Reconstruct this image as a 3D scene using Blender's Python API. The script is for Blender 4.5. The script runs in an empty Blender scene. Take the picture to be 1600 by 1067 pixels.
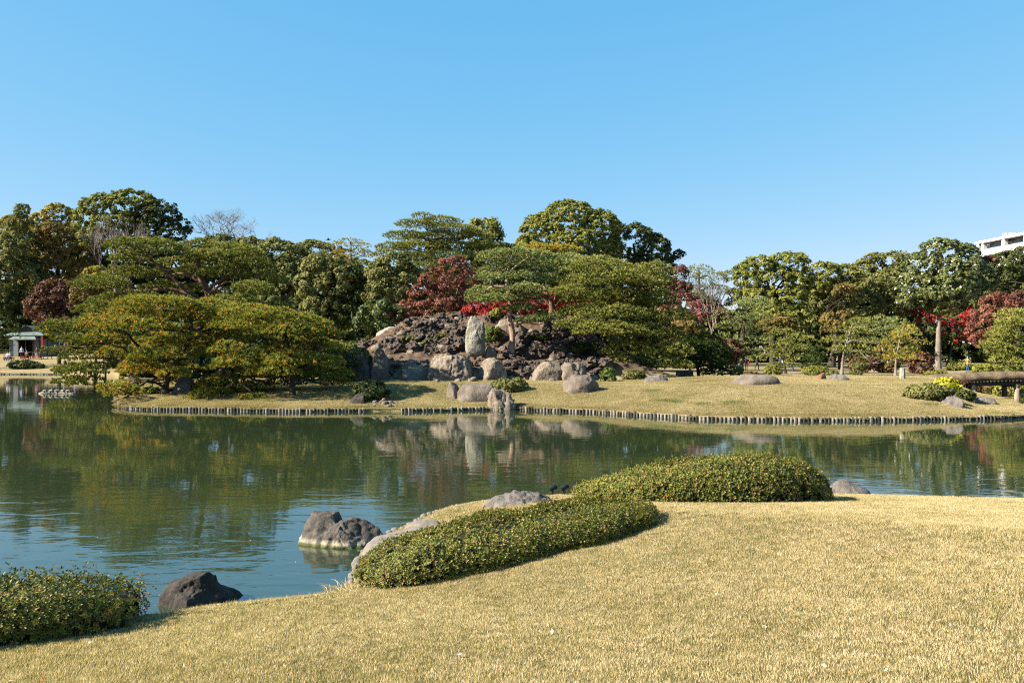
import bpy, bmesh, math, random
import numpy as np
from mathutils import Vector, Matrix

scene = bpy.context.scene
COL = scene.collection
R = math.radians
rng = np.random.default_rng(11)
random.seed(7)

# ------------------------------------------------------------------ camera
H = 2.8            # eye height over the pond
F = 1244.0         # focal length in photo pixels (1600 wide)
CX, CY = 800.0, 550.0   # CY = row of the horizon
cam_d = bpy.data.cameras.new('camera')
cam_d.sensor_width = 36.0
cam_d.lens = 36.0 * F / 1600.0
cam_d.shift_y = (CY - 533.5) / 1600.0
cam_d.clip_start = 0.05
cam_d.clip_end = 3000
cam = bpy.data.objects.new('camera', cam_d)
cam.location = (0, 0, H)
cam.rotation_euler = (R(90), 0, 0)
COL.objects.link(cam)
scene.camera = cam

# ------------------------------------------------------------------ light
SUN_AZ = 255.0     # compass degrees clockwise from +Y
SUN_EL = 33.0
world = bpy.data.worlds.new('World')
scene.world = world
world.use_nodes = True
wn = world.node_tree
bgn = wn.nodes['Background']
sky = wn.nodes.new('ShaderNodeTexSky')
sky.sky_type = 'NISHITA'
sky.sun_disc = False
sky.sun_elevation = R(SUN_EL)
sky.sun_rotation = R(SUN_AZ)
sky.altitude = 0
sky.air_density = 0.5
sky.dust_density = 0.1
sky.ozone_density = 5
# the photograph's flat, pale winter blue: the sky's own colours through one tone curve
sep = wn.nodes.new('ShaderNodeSeparateColor'); cmb = wn.nodes.new('ShaderNodeCombineColor')
wn.links.new(sky.outputs[0], sep.inputs[0])
for i_, (a_, g_) in enumerate(((1.43, 0.95), (2.30, 0.36), (3.56, 0.14))):
    p_ = wn.nodes.new('ShaderNodeMath'); p_.operation = 'POWER'; p_.inputs[1].default_value = g_
    q_ = wn.nodes.new('ShaderNodeMath'); q_.operation = 'MULTIPLY'; q_.inputs[1].default_value = a_
    wn.links.new(sep.outputs[i_], p_.inputs[0]); wn.links.new(p_.outputs[0], q_.inputs[0]); wn.links.new(q_.outputs[0], cmb.inputs[i_])
wn.links.new(cmb.outputs[0], bgn.inputs[0])
bgn.inputs[1].default_value = 0.058
sd = bpy.data.lights.new('sun', 'SUN')
sd.energy = 5.0
sd.angle = R(0.5)
sd.color = (1.0, 0.90, 0.74)
sun = bpy.data.objects.new('sun', sd)
az, el = R(SUN_AZ), R(SUN_EL)
to_sun = Vector((math.sin(az) * math.cos(el), math.cos(az) * math.cos(el), math.sin(el)))
sun.rotation_euler = to_sun.to_track_quat('Z', 'Y').to_euler()
sun.location = (-30, -10, 40)
COL.objects.link(sun)
scene.view_settings.view_transform = 'Standard'
scene.view_settings.look = 'None'
scene.view_settings.gamma = 1
scene.view_settings.exposure = 1.93
scene.view_settings.use_curve_mapping = False
scene.render.engine = 'CYCLES'
scene.cycles.max_bounces = 5
scene.cycles.diffuse_bounces = 1
scene.cycles.glossy_bounces = 3
scene.cycles.transmission_bounces = 4
scene.cycles.transparent_max_bounces = 6
scene.cycles.caustics_reflective = False
scene.cycles.caustics_refractive = False
scene.cycles.use_denoising = False
scene.cycles.filter_width = 1.15
scene.cycles.sample_clamp_indirect = 4.0

# ------------------------------------------------------------------ materials
MATS = {}
def new_mat(name):
    m = bpy.data.materials.new(name)
    m.use_nodes = True
    MATS[name] = m
    return m, m.node_tree.nodes, m.node_tree.links, m.node_tree.nodes['Principled BSDF']

ALB = 0.84   # common reflectance scale of the palette
def ramp(N, stops, interp='LINEAR'):
    if any(not (c[0] == c[1] == c[2]) for p, c in stops): stops = [(p, tuple(x * ALB for x in c)) for p, c in stops]
    r = N.new('ShaderNodeValToRGB')
    e = r.color_ramp.elements
    r.color_ramp.interpolation = interp
    while len(e) < len(stops): e.new(0.5)
    for k, (p, c) in enumerate(stops):
        e[k].position = p
        e[k].color = (c[0], c[1], c[2], 1)
    return r

def leaf_mat(name, stops, trans=0.3, rough=0.6, spec=0.1, noise_scale=None):
    """colour from the per-leaf value 'rnd'; part of the light passes through the leaf"""
    m, N, L, b = new_mat(name)
    at = N.new('ShaderNodeAttribute'); at.attribute_name = 'rnd'
    r = ramp(N, stops)
    L.new(at.outputs['Fac'], r.inputs[0])
    L.new(r.outputs[0], b.inputs['Base Color'])
    b.inputs['Roughness'].default_value = rough
    b.inputs['Specular IOR Level'].default_value = spec
    if trans > 0:
        t = N.new('ShaderNodeBsdfTranslucent')
        g = N.new('ShaderNodeMix'); g.data_type = 'RGBA'; g.blend_type = 'MULTIPLY'
        g.inputs[0].default_value = 1.0
        L.new(r.outputs[0], g.inputs[6]); g.inputs[7].default_value = (1.25, 1.3, 0.6, 1)
        L.new(g.outputs[2], t.inputs[0])
        mx = N.new('ShaderNodeMixShader'); mx.inputs[0].default_value = trans
        L.new(b.outputs[0], mx.inputs[1]); L.new(t.outputs[0], mx.inputs[2])
        L.new(mx.outputs[0], N['Material Output'].inputs[0])
    return m

def noise_mat(name, stops, scale=3.0, detail=8, rough=0.9, bump=0.0, bscale=30.0, bdist=0.02, coord='Object', stretch=(1, 1, 1), spec=0.2, extra=None, nrough=0.6):
    m, N, L, b = new_mat(name)
    tc = N.new('ShaderNodeTexCoord')
    mp = N.new('ShaderNodeMapping'); mp.inputs['Scale'].default_value = stretch
    if coord == 'World':
        ge = N.new('ShaderNodeNewGeometry'); L.new(ge.outputs['Position'], mp.inputs[0])
    else:
        L.new(tc.outputs[coord], mp.inputs[0])
    n = N.new('ShaderNodeTexNoise'); n.inputs['Scale'].default_value = scale
    n.inputs['Detail'].default_value = detail; n.inputs['Roughness'].default_value = nrough
    L.new(mp.outputs[0], n.inputs['Vector'])
    r = ramp(N, stops); L.new(n.outputs[0], r.inputs[0])
    L.new(r.outputs[0], b.inputs['Base Color'])
    b.inputs['Roughness'].default_value = rough
    b.inputs['Specular IOR Level'].default_value = spec
    if bump > 0:
        n2 = N.new('ShaderNodeTexNoise'); n2.inputs['Scale'].default_value = bscale
        n2.inputs['Detail'].default_value = 10; n2.inputs['Roughness'].default_value = 0.7
        L.new(mp.outputs[0], n2.inputs['Vector'])
        bp = N.new('ShaderNodeBump'); bp.inputs['Strength'].default_value = bump
        bp.inputs['Distance'].default_value = bdist
        L.new(n2.outputs[0], bp.inputs['Height']); L.new(bp.outputs[0], b.inputs['Normal'])
    return m

def plain(name, c, rough=0.7, spec=0.3, metal=0.0):
    m, N, L, b = new_mat(name)
    tc = N.new('ShaderNodeTexCoord'); n = N.new('ShaderNodeTexNoise'); n.inputs['Scale'].default_value = 7; n.inputs['Detail'].default_value = 6
    L.new(tc.outputs['Object'], n.inputs['Vector'])
    r = ramp(N, [(0.3, [x * 0.82 for x in c]), (0.7, [min(1, x * 1.1) for x in c])]); L.new(n.outputs[0], r.inputs[0])
    L.new(r.outputs[0], b.inputs['Base Color'])
    b.inputs['Roughness'].default_value = rough; b.inputs['Metallic'].default_value = metal
    b.inputs['Specular IOR Level'].default_value = spec
    return m

# ------------------------------------------------------------------ object helpers
def link(o, parent=None):
    COL.objects.link(o)
    if parent is not None: o.parent = parent
    return o

def props(o, label=None, cat=None, group=None, kind=None):
    if label: o['label'] = label
    if cat: o['category'] = cat
    if group: o['group'] = group
    if kind: o['kind'] = kind
    return o

def thing(name, label, cat, loc, group=None):
    o = bpy.data.objects.new(name, None)
    o.location = loc
    o.empty_display_size = 0.2
    link(o)
    return props(o, label, cat, group)

def mesh_np(name, verts, faces, rnd=None, smooth=False):
    """verts (n,3); faces (m,k) int array, all of k corners"""
    verts = np.asarray(verts, dtype=np.float32); faces = np.asarray(faces, dtype=np.int32)
    me = bpy.data.meshes.new(name)
    m, k = faces.shape
    me.vertices.add(len(verts)); me.vertices.foreach_set('co', verts.ravel())
    me.loops.add(m * k); me.loops.foreach_set('vertex_index', faces.ravel())
    me.polygons.add(m); me.polygons.foreach_set('loop_start', np.arange(m, dtype=np.int32) * k)
    if rnd is not None:
        a = me.attributes.new('rnd', 'FLOAT', 'POINT'); a.data.foreach_set('value', np.asarray(rnd, dtype=np.float32))
    me.update(calc_edges=True)
    if smooth: me.shade_smooth()
    return me

def mobj(name, me, mat, parent=None, label=None, kind=None, loc=None):
    o = bpy.data.objects.new(name, me)
    if mat is not None and len(me.materials) == 0:
        me.materials.append(mat)
    if loc is not None: o.location = loc
    link(o, parent)
    return props(o, label, kind=kind)

class MB:
    """collects shapes into one mesh"""
    def __init__(s): s.v = []; s.f = []
    def add(s, v, f):
        b = len(s.v); s.v += [tuple(map(float, p)) for p in v]; s.f += [tuple(int(i) + b for i in q) for q in f]
    def box(s, c, d, rz=0.0, taper=1.0):
        x, y, z = d[0] / 2, d[1] / 2, d[2] / 2; ca, sa = math.cos(rz), math.sin(rz); v = []
        for sz, t in ((-z, 1), (z, taper)):
            for sx, sy in ((-x, -y), (x, -y), (x, y), (-x, y)):
                sx *= t; sy *= t
                v.append((c[0] + sx * ca - sy * sa, c[1] + sx * sa + sy * ca, c[2] + sz))
        s.add(v, [(3, 2, 1, 0), (4, 5, 6, 7), (0, 1, 5, 4), (1, 2, 6, 5), (2, 3, 7, 6), (3, 0, 4, 7)])
    def tube(s, pts, rad, n=7, cap=True):
        v, f = tube_arrays(pts, rad, n)
        k = len(pts)
        s.add(v, f)
        b = len(s.v) - n * k
        if cap:
            s.f.append(tuple(b + i for i in reversed(range(n)))); s.f.append(tuple(b + (k - 1) * n + i for i in range(n)))
    def mesh(s, name, loc=(0, 0, 0), smooth=False):
        me = bpy.data.meshes.new(name)
        me.from_pydata([(a - loc[0], b - loc[1], c - loc[2]) for a, b, c in s.v], [], s.f)
        me.update()
        if smooth: me.shade_smooth()
        return me

def tube_arrays(pts, rad, n=7):
    pts = np.asarray(pts, float); k = len(pts)
    if np.isscalar(rad): rad = [rad] * k
    d = np.gradient(pts, axis=0); d /= np.linalg.norm(d, axis=1, keepdims=True) + 1e-9
    ref = np.array([0, 0, 1.0]) if abs(d[:, 2]).mean() < 0.8 else np.array([1.0, 0, 0])
    u = np.cross(d, ref); u /= np.linalg.norm(u, axis=1, keepdims=True) + 1e-9
    w = np.cross(u, d)
    a = np.linspace(0, 2 * math.pi, n, endpoint=False)
    v = (pts[:, None, :] + (np.cos(a)[None, :, None] * u[:, None, :] + np.sin(a)[None, :, None] * w[:, None, :]) * np.asarray(rad)[:, None, None]).reshape(-1, 3)
    f = []
    for i in range(k - 1):
        for j in range(n):
            j2 = (j + 1) % n
            f.append((i * n + j, i * n + j2, (i + 1) * n + j2, (i + 1) * n + j))
    return v, f

def curve(pts, n=10):
    """Catmull-Rom through points"""
    P = np.asarray(pts, float)
    if len(P) < 3: return np.array([P[0] + (P[-1] - P[0]) * t for t in np.linspace(0, 1, n)])
    Q = np.vstack([2 * P[0] - P[1], P, 2 * P[-1] - P[-2]]); out = []
    m = len(P) - 1
    for t in np.linspace(0, m - 1e-6, n):
        i = int(t); u = t - i; a, b, c, d = Q[i:i + 4]
        out.append(0.5 * ((2 * b) + (c - a) * u + (2 * a - 5 * b + 4 * c - d) * u * u + (3 * b - a - 3 * c + d) * u ** 3))
    return np.array(out)

# ------------------------------------------------------------------ noise
def _h(ix, iy, iz):
    n = (ix * 374761393 + iy * 668265263 + iz * 1274126177) & 0xffffffff
    n = ((n ^ (n >> 13)) * 1274126177) & 0xffffffff
    n = (n ^ (n >> 16)) & 0xffffffff
    return n / 4294967295.0
def vnoise(p):
    p = np.asarray(p, float); i = np.floor(p).astype(np.int64); f = p - i; f = f * f * (3 - 2 * f); r = 0
    for a in (0, 1):
        for b in (0, 1):
            for c in (0, 1):
                w = (f[:, 0] if a else 1 - f[:, 0]) * (f[:, 1] if b else 1 - f[:, 1]) * (f[:, 2] if c else 1 - f[:, 2])
                r = r + w * _h(i[:, 0] + a, i[:, 1] + b, i[:, 2] + c)
    return r
def fbm(p, oct=4, gain=0.5):
    a = 1.0; t = 0; s = 0; p = np.asarray(p, float)
    for k in range(oct):
        s = s + a * (vnoise(p * 2 ** k + 17.3 * k) - 0.5); t += a; a *= gain
    return s / t * 2
def sstep(a, b, x):
    t = np.clip((np.asarray(x, float) - a) / (b - a), 0, 1); return t * t * (3 - 2 * t)

# ------------------------------------------------------------------ ground heights
def px2x(px, d): return (px - CX) / F * d
def px2z(py, d): return H - (py - CY) / F * d
def W(px, py, d): return np.array([px2x(px, d), d, px2z(py, d)])

# near shore: (px, py of the lawn's edge) -> world with the edge at z 0.12
_ns = [(-560, 1010), (-300, 992), (0, 976), (120, 965), (230, 956), (350, 937), (460, 925), (535, 917), (552, 902), (556, 880), (572, 852), (600, 832), (640, 814),
       (668, 800), (700, 789), (740, 782), (800, 777), (860, 773), (900, 771), (1000, 770), (1285, 770), (1400, 772), (1600, 778), (1900, 788), (2300, 805)]
NEAR_SHORE = np.array([[px2x(a, (H - .12) * F / (b - CY)), (H - .12) * F / (b - CY)] for a, b in _ns])
_poly = np.vstack([NEAR_SHORE, [[30, -12], [-30, -12], [-30, NEAR_SHORE[0, 1]]]])
def sdist(X, Y, poly=_poly):
    """distance inside the lawn outline (positive on the lawn)"""
    P = np.stack([X, Y], -1); n = len(poly); best = np.full(X.shape, 1e9); ins = np.zeros(X.shape, bool)
    for i in range(n):
        a = poly[i]; b = poly[(i + 1) % n]; ab = b - a
        t = np.clip(((P - a) @ ab) / (ab @ ab + 1e-12), 0, 1)
        d = np.linalg.norm(P - a - t[..., None] * ab, axis=-1); best = np.minimum(best, d)
        c = ((a[1] > Y) != (b[1] > Y)) & (X < (b[0] - a[0]) * (Y - a[1]) / (b[1] - a[1] + 1e-12) + a[0]); ins ^= c
    return np.where(ins, best, -best)
def near_z(X, Y):
    X = np.asarray(X, float); Y = np.asarray(Y, float)
    s = sdist(X, Y)
    z = 0.12 + 0.122 * np.clip(s, 0, 9) + 0.02 * fbm(np.stack([X * .5, Y * .5, 0 * X], -1).reshape(-1, 3), 2).reshape(X.shape)
    z = z + 0.05 * sstep(0, .35, s) - 0.05
    return np.where(s < 0, 0.07 - np.clip(-s, 0, 1) * 1.6, z)

# island: front shoreline by photo column
_is = [(183, 636), (205, 639), (240, 641), (330, 642), (450, 644), (570, 643), (640, 643), (755, 641), (800, 640), (840, 642), (930, 645), (1000, 650), (1100, 656),
       (1250, 658), (1400, 657.5), (1500, 656), (1560, 655), (1600, 653), (1622, 650)]
_isp = np.array([a for a, b in _is], float); _isd = np.array([H * F / (b - CY) for a, b in _is])
def isl_front(px): return np.interp(px, _isp, _isd)
def isl_back(px): return np.interp(px, [183, 1500, 1512, 1530, 1560, 1590, 1610, 1622], [78, 78, 52, 48, 44, 39.5, 36.8, 35.4])
def isl_z(X, Y):
    X = np.asarray(X, float); Y = np.asarray(Y, float)
    px = CX + X / Y * F
    s = Y - isl_front(px)
    left = sstep(620, 480, px)
    right = sstep(930, 1150, px)
    lawn = 0.19 + (0.125 * np.clip(s, 0, 6.5)) * (1 - left) + left * 0.085 * np.clip(s, 0, 7)
    # the right-hand lawn climbs quickly to a crest, then falls away behind it
    crest = 0.19 + 0.155 * np.clip(s, 0, 6.6) + 0.03 * np.clip(s - 6.6, 0, 4) - 0.075 * np.clip(Y - 49, 0, 11)
    z = lawn * (1 - right) + crest * right
    z = 0.19 + (z - 0.19) * (1 - .88 * sstep(1450, 1545, px))
    g = sstep(-15.5, -6.5, X) * sstep(11.5, 6, X)
    wall = sstep(50.9, 51.9, Y) * 1.15 * sstep(-14, -10, X) * sstep(12, 7, X)
    rise = sstep(54.3, 61.5, Y) * 3.35 * g
    z = z + (wall + rise) * sstep(74, 66, Y)
    q = np.stack([X * .9, Y * .9, 0 * X], -1).reshape(-1, 3)
    z = z + fbm(q, 4).reshape(X.shape) * (0.03 + 0.35 * g * sstep(52.5, 57, Y) * sstep(74, 66, Y))
    z = z - 0.25 * sstep(0.5, 0.0, s) * 0.2
    z = np.maximum(z, 0.165)
    return z
def far_front(px): return np.interp(px, [-400, 0, 75, 190, 230, 1490, 1520, 1640, 2200], [100, 100, 99, 96, 72, 72, 62, 60, 55])
def far_z(X, Y):
    X = np.asarray(X, float); Y = np.asarray(Y, float)
    px = CX + X / Y * F
    s = Y - far_front(px)
    L = sstep(500, 250, px)
    z = 0.3 + L * 0.095 * np.clip(s, 0, 22) + (1 - L) * 0.012 * np.clip(s, 0, 40)
    z = z + 1.2 * sstep(130, 220, Y)
    return z + 0.05 * fbm(np.stack([X * .3, Y * .3, 0 * X], -1).reshape(-1, 3), 3).reshape(X.shape)
def gz(x, y):
    """ground height anywhere, water counts as 0"""
    x = float(x); y = float(y); X = np.array([x]); Y = np.array([y])
    if y < 20:
        return max(0.0, float(near_z(X, Y)[0]))
    px = CX + x / y * F
    z = 0.0
    if 183 <= px <= 1622 and isl_front(px) <= y <= isl_back(px): z = max(z, float(isl_z(X, Y)[0]))
    if y >= far_front(px): z = max(z, float(far_z(X, Y)[0]))
    return z
def G(px, py, lo=3.0, hi=190.0):
    """where the line of sight through a photo pixel meets the ground"""
    y = lo
    while y < hi:
        x, z = px2x(px, y), px2z(py, y)
        if z <= gz(x, y):
            a, b = y / 1.012, y
            for _ in range(14):
                m = (a + b) / 2
                if px2z(py, m) <= gz(px2x(px, m), m): b = m
                else: a = m
            return np.array([px2x(px, b), b, gz(px2x(px, b), b)])
        y *= 1.012
    return np.array([px2x(px, hi), hi, gz(px2x(px, hi), hi)])
def At(px, d):
    x = px2x(px, d); return np.array([x, d, gz(x, d)])
def S(n, d): return n / F * d
# ================================================================== the setting
def grid_mesh(name, X, Y, Z, rnd=None):
    r, c = X.shape
    v = np.stack([X, Y, Z], -1).reshape(-1, 3)
    i = np.arange(r * c).reshape(r, c)
    f = np.stack([i[:-1, :-1], i[:-1, 1:], i[1:, 1:], i[1:, :-1]], -1).reshape(-1, 4)
    return mesh_np(name, v, f, smooth=True)

# --- water
def water_mat():
    m, N, L, b = new_mat('pond_water')
    b.inputs['Base Color'].default_value = (0.018, 0.029, 0.0135, 1)
    b.inputs['Roughness'].default_value = 0.03
    b.inputs['IOR'].default_value = 2.1
    b.inputs['Specular IOR Level'].default_value = 0.5
    ge = N.new('ShaderNodeNewGeometry')
    def nz(sc, stretch, rot, detail, rough=0.5, dist=0.0):
        mp = N.new('ShaderNodeMapping'); mp.inputs['Scale'].default_value = stretch; mp.inputs['Rotation'].default_value = (0, 0, R(rot))
        L.new(ge.outputs['Position'], mp.inputs[0])
        n = N.new('ShaderNodeTexNoise'); n.inputs['Scale'].default_value = sc; n.inputs['Detail'].default_value = detail
        n.inputs['Roughness'].default_value = rough; n.inputs['Distortion'].default_value = dist
        L.new(mp.outputs[0], n.inputs['Vector']); return n.outputs[0]
    def mth(op, a, bb):
        q = N.new('ShaderNodeMath'); q.operation = op
        for k, x in enumerate((a, bb)):
            if isinstance(x, (int, float)): q.inputs[k].default_value = x
            else: L.new(x, q.inputs[k])
        return q.outputs[0]
    fine = nz(5.0, (0.8, 1.6, 1), 18, 3, 0.45, 0.6)
    mid = nz(1.7, (0.75, 1.6, 1), -12, 2, 0.4, 0.8)
    big = nz(0.45, (0.6, 1.2, 1), 5, 1)
    # a calm sheet and a ruffled one, in broad patches
    patch = nz(0.11, (0.6, 1.6, 1), 0, 2)
    pr = ramp(N, [(0.38, (0.35,) * 3), (0.62, (1.0,) * 3)]); L.new(patch, pr.inputs[0])
    h = mth('ADD', mth('MULTIPLY', fine, 0.0026), mth('MULTIPLY', mid, 0.012))
    h = mth('MULTIPLY', h, pr.outputs[0])
    h = mth('ADD', h, mth('MULTIPLY', big, 0.010))
    # the breeze only ruffles the near part; the far water lies calm
    sx = N.new('ShaderNodeSeparateXYZ'); L.new(ge.outputs['Position'], sx.inputs[0])
    mr = N.new('ShaderNodeMapRange'); mr.inputs[1].default_value = 9; mr.inputs[2].default_value = 22; mr.inputs[3].default_value = 1.0; mr.inputs[4].default_value = 0.22
    L.new(sx.outputs[1], mr.inputs[0]); h = mth('MULTIPLY', h, mr.outputs[0])
    bp = N.new('ShaderNodeBump'); bp.inputs['Strength'].default_value = 1.0; bp.inputs['Distance'].default_value = 1.0
    L.new(h, bp.inputs['Height']); L.new(bp.outputs[0], b.inputs['Normal'])
    return m
wm = water_mat()
me = mesh_np('water', [(-160, -20, 0), (160, -20, 0), (160, 130, 0), (-160, 130, 0)], [(0, 1, 2, 3)])
props(mobj('water', me, wm), 'calm green pond mirroring the trees', kind='structure')

# --- lawns
def lawn_mat(name, near=False):
    m, N, L, b = new_mat(name)
    ge = N.new('ShaderNodeNewGeometry')
    def nz(sc, detail, stretch=(1, 1, 1), rough=0.6):
        mp = N.new('ShaderNodeMapping'); mp.inputs['Scale'].default_value = stretch
        L.new(ge.outputs['Position'], mp.inputs[0])
        n = N.new('ShaderNodeTexNoise'); n.inputs['Scale'].default_value = sc; n.inputs['Detail'].default_value = detail; n.inputs['Roughness'].default_value = rough
        L.new(mp.outputs[0], n.inputs['Vector']); return n.outputs[0]
    a = ramp(N, [(0.36, (0.1650, 0.1237, 0.0600)), (0.5, (0.2550, 0.1988, 0.1050)), (0.64, (0.3225, 0.2550, 0.1425))])
    L.new(nz(60 if near else 5.5, 12, rough=0.85), a.inputs[0])
    g = ramp(N, [(0.46, (0, 0, 0)), (0.72, (0.7, 0.7, 0.7))]); L.new(nz(0.22, 6, (1, 1.5, 1), 0.65), g.inputs[0])
    mx = N.new('ShaderNodeMix'); mx.data_type = 'RGBA'; L.new(g.outputs[0], mx.inputs[0]); L.new(a.outputs[0], mx.inputs[6]); mx.inputs[7].default_value = (0.122, 0.130, 0.046, 1)
    # bare, trodden earth in small spots
    e = ramp(N, [(0.60, (0, 0, 0)), (0.74, (0.75, 0.75, 0.75))]); L.new(nz(1.1, 8, rough=0.7), e.inputs[0])
    m2 = N.new('ShaderNodeMix'); m2.data_type = 'RGBA'; L.new(e.outputs[0], m2.inputs[0]); L.new(mx.outputs[2], m2.inputs[6]); m2.inputs[7].default_value = (0.16, 0.113, 0.067, 1)
    if near:
        dk = N.new('ShaderNodeMix'); dk.data_type = 'RGBA'; dk.blend_type = 'MULTIPLY'; dk.inputs[0].default_value = 1; L.new(m2.outputs[2], dk.inputs[6]); dk.inputs[7].default_value = (0.50, 0.52, 0.46, 1); L.new(dk.outputs[2], b.inputs['Base Color'])  # soil darkened: shade between the blades put into its colour
    else: L.new(m2.outputs[2], b.inputs['Base Color'])
    b.inputs['Roughness'].default_value = 0.95; b.inputs['Specular IOR Level'].default_value = 0.1
    bp = N.new('ShaderNodeBump'); bp.inputs['Strength'].default_value = 0.7; bp.inputs['Distance'].default_value = 0.03 if near else 0.06
    L.new(nz(70 if near else 11, 9, rough=0.8), bp.inputs['Height']); L.new(bp.outputs[0], b.inputs['Normal'])
    return m
lm_near = lawn_mat('dry_turf_soil', True)
lm_far = lawn_mat('dry_lawn')
xs = np.arange(-16, 19.01, 0.16); ys = np.arange(-4, 17.5, 0.16)
X, Y = np.meshgrid(xs, ys)
Z = near_z(X, Y)
props(mobj('near_lawn', grid_mesh('near_lawn', X, Y, Z), lm_near), 'short straw-coloured lawn sloping down to the pond', kind='structure')

def polar(name, front, back, zf, p0, p1, n, rows, mat, label, skirt=-0.6, jut=0.0):
    pxs = np.linspace(p0, p1, n)
    t = np.linspace(0, 1, rows) ** 1.5
    fr = np.array([front(p) for p in pxs]); bk = np.array([back(p) for p in pxs])
    D = fr[None, :] + (bk - fr)[None, :] * t[:, None]
    X = (pxs[None, :] - CX) / F * D; Z = zf(X, D)
    # skirts going down into the water on every side
    def sk(a, k, val=None):
        a = np.vstack([a[:1], a, a[-1:]]); a = np.hstack([a[:, :1], a, a[:, -1:]])
        if val is not None: a[0, :] = val; a[-1, :] = val; a[:, 0] = val; a[:, -1] = val
        return a
    me = grid_mesh(name, sk(X, 0), sk(D, 0), sk(Z, 0, skirt))
    return props(mobj(name, me, mat), label, kind='structure')

# soil and moss on the rockery hill, lawn elsewhere: one sheet, mixed by height
def island_mat():
    m = lawn_mat('island_turf'); N, L = m.node_tree.nodes, m.node_tree.links
    b = N['Principled BSDF']; src = b.inputs['Base Color'].links[0].from_socket
    ge = N.new('ShaderNodeNewGeometry'); sx = N.new('ShaderNodeSeparateXYZ'); L.new(ge.outputs['Position'], sx.inputs[0])
    n = N.new('ShaderNodeTexNoise'); n.inputs['Scale'].default_value = 2.1; n.inputs['Detail'].default_value = 10; n.inputs['Roughness'].default_value = 0.7
    L.new(ge.outputs['Position'], n.inputs['Vector'])
    c = ramp(N, [(0.3, (0.0375, 0.0263, 0.0188)), (0.5, (0.0975, 0.0660, 0.0435)), (0.63, (0.1575, 0.1087, 0.0675)), (0.8, (0.0975, 0.0900, 0.0375))]); L.new(n.outputs[0], c.inputs[0])
    ad = N.new('ShaderNodeMath'); ad.operation = 'ADD'; L.new(sx.outputs[2], ad.inputs[0])
    mu = N.new('ShaderNodeMath'); mu.operation = 'MULTIPLY'; mu.inputs[1].default_value = 0.6; L.new(n.outputs[0], mu.inputs[0]); L.new(mu.outputs[0], ad.inputs[1])
    mr = N.new('ShaderNodeMapRange'); mr.inputs[1].default_value = 1.55; mr.inputs[2].default_value = 2.0; L.new(ad.outputs[0], mr.inputs[0])
    mx = N.new('ShaderNodeMix'); mx.data_type = 'RGBA'; L.new(mr.outputs[0], mx.inputs[0]); L.new(src, mx.inputs[6]); L.new(c.outputs[0], mx.inputs[7])
    L.new(mx.outputs[2], b.inputs['Base Color'])
    return m
im = island_mat()
polar('island_ground', isl_front, isl_back, isl_z, 183, 1622, 480, 120, im, 'straw lawn of the island rising to the rockery hill')
polar('far_ground', far_front, lambda p: 330.0, far_z, -500, 2100, 240, 70, lm_far, 'dry lawn and earth reaching back under the park trees')
# sandy path behind the island lawn
path_m = noise_mat('path_sand', [(0.3, (0.2475, 0.1950, 0.1425)), (0.7, (0.3450, 0.2775, 0.2100))], 2.0, coord='World', bump=0.3, bscale=9)
px_ = np.linspace(1120, 1470, 60)
for nm, d0, d1, lab in (('path', 76.5, 80.5, 'pale sandy path behind the island lawn'),):
    XX = np.stack([(px_ - CX) / F * d for d in np.linspace(d0, d1, 6)]); YY = np.stack([0 * px_ + d + 1.2 * np.sin(px_ / 90) for d in np.linspace(d0, d1, 6)])
    props(mobj(nm, grid_mesh(nm, XX, YY, far_z(XX, YY) + 0.02), path_m), lab, kind='structure')

# ================================================================== foliage tools
def frames(nrm):
    nrm = nrm / (np.linalg.norm(nrm, axis=1, keepdims=True) + 1e-9)
    a = rng.normal(size=nrm.shape); u = np.cross(nrm, a); u /= np.linalg.norm(u, axis=1, keepdims=True) + 1e-9
    return nrm, u, np.cross(nrm, u)
def leaf_geo(c, nrm, size, aspect=0.6, quad=True, up=None):
    """rhombus (or triangle) leaves at points c facing nrm"""
    n = len(c); _, u, v = frames(nrm); s = np.asarray(size).reshape(-1, 1) * np.ones((n, 1))
    if quad:
        V = np.stack([c - u * s * .5, c - v * s * .5 * aspect, c + u * s * .5, c + v * s * .5 * aspect], 1).reshape(-1, 3)
        return V, np.arange(n * 4).reshape(n, 4), 4
    V = np.stack([c - u * s * .5 - v * s * .4 * aspect, c - u * s * .1 + v * s * .6 * aspect, c + u * s * .55 - v * s * .1], 1).reshape(-1, 3)
    return V, np.arange(n * 3).reshape(n, 3), 3
def rdir(n):
    d = rng.normal(size=(n, 3)); return d / np.linalg.norm(d, axis=1, keepdims=True)
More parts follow.
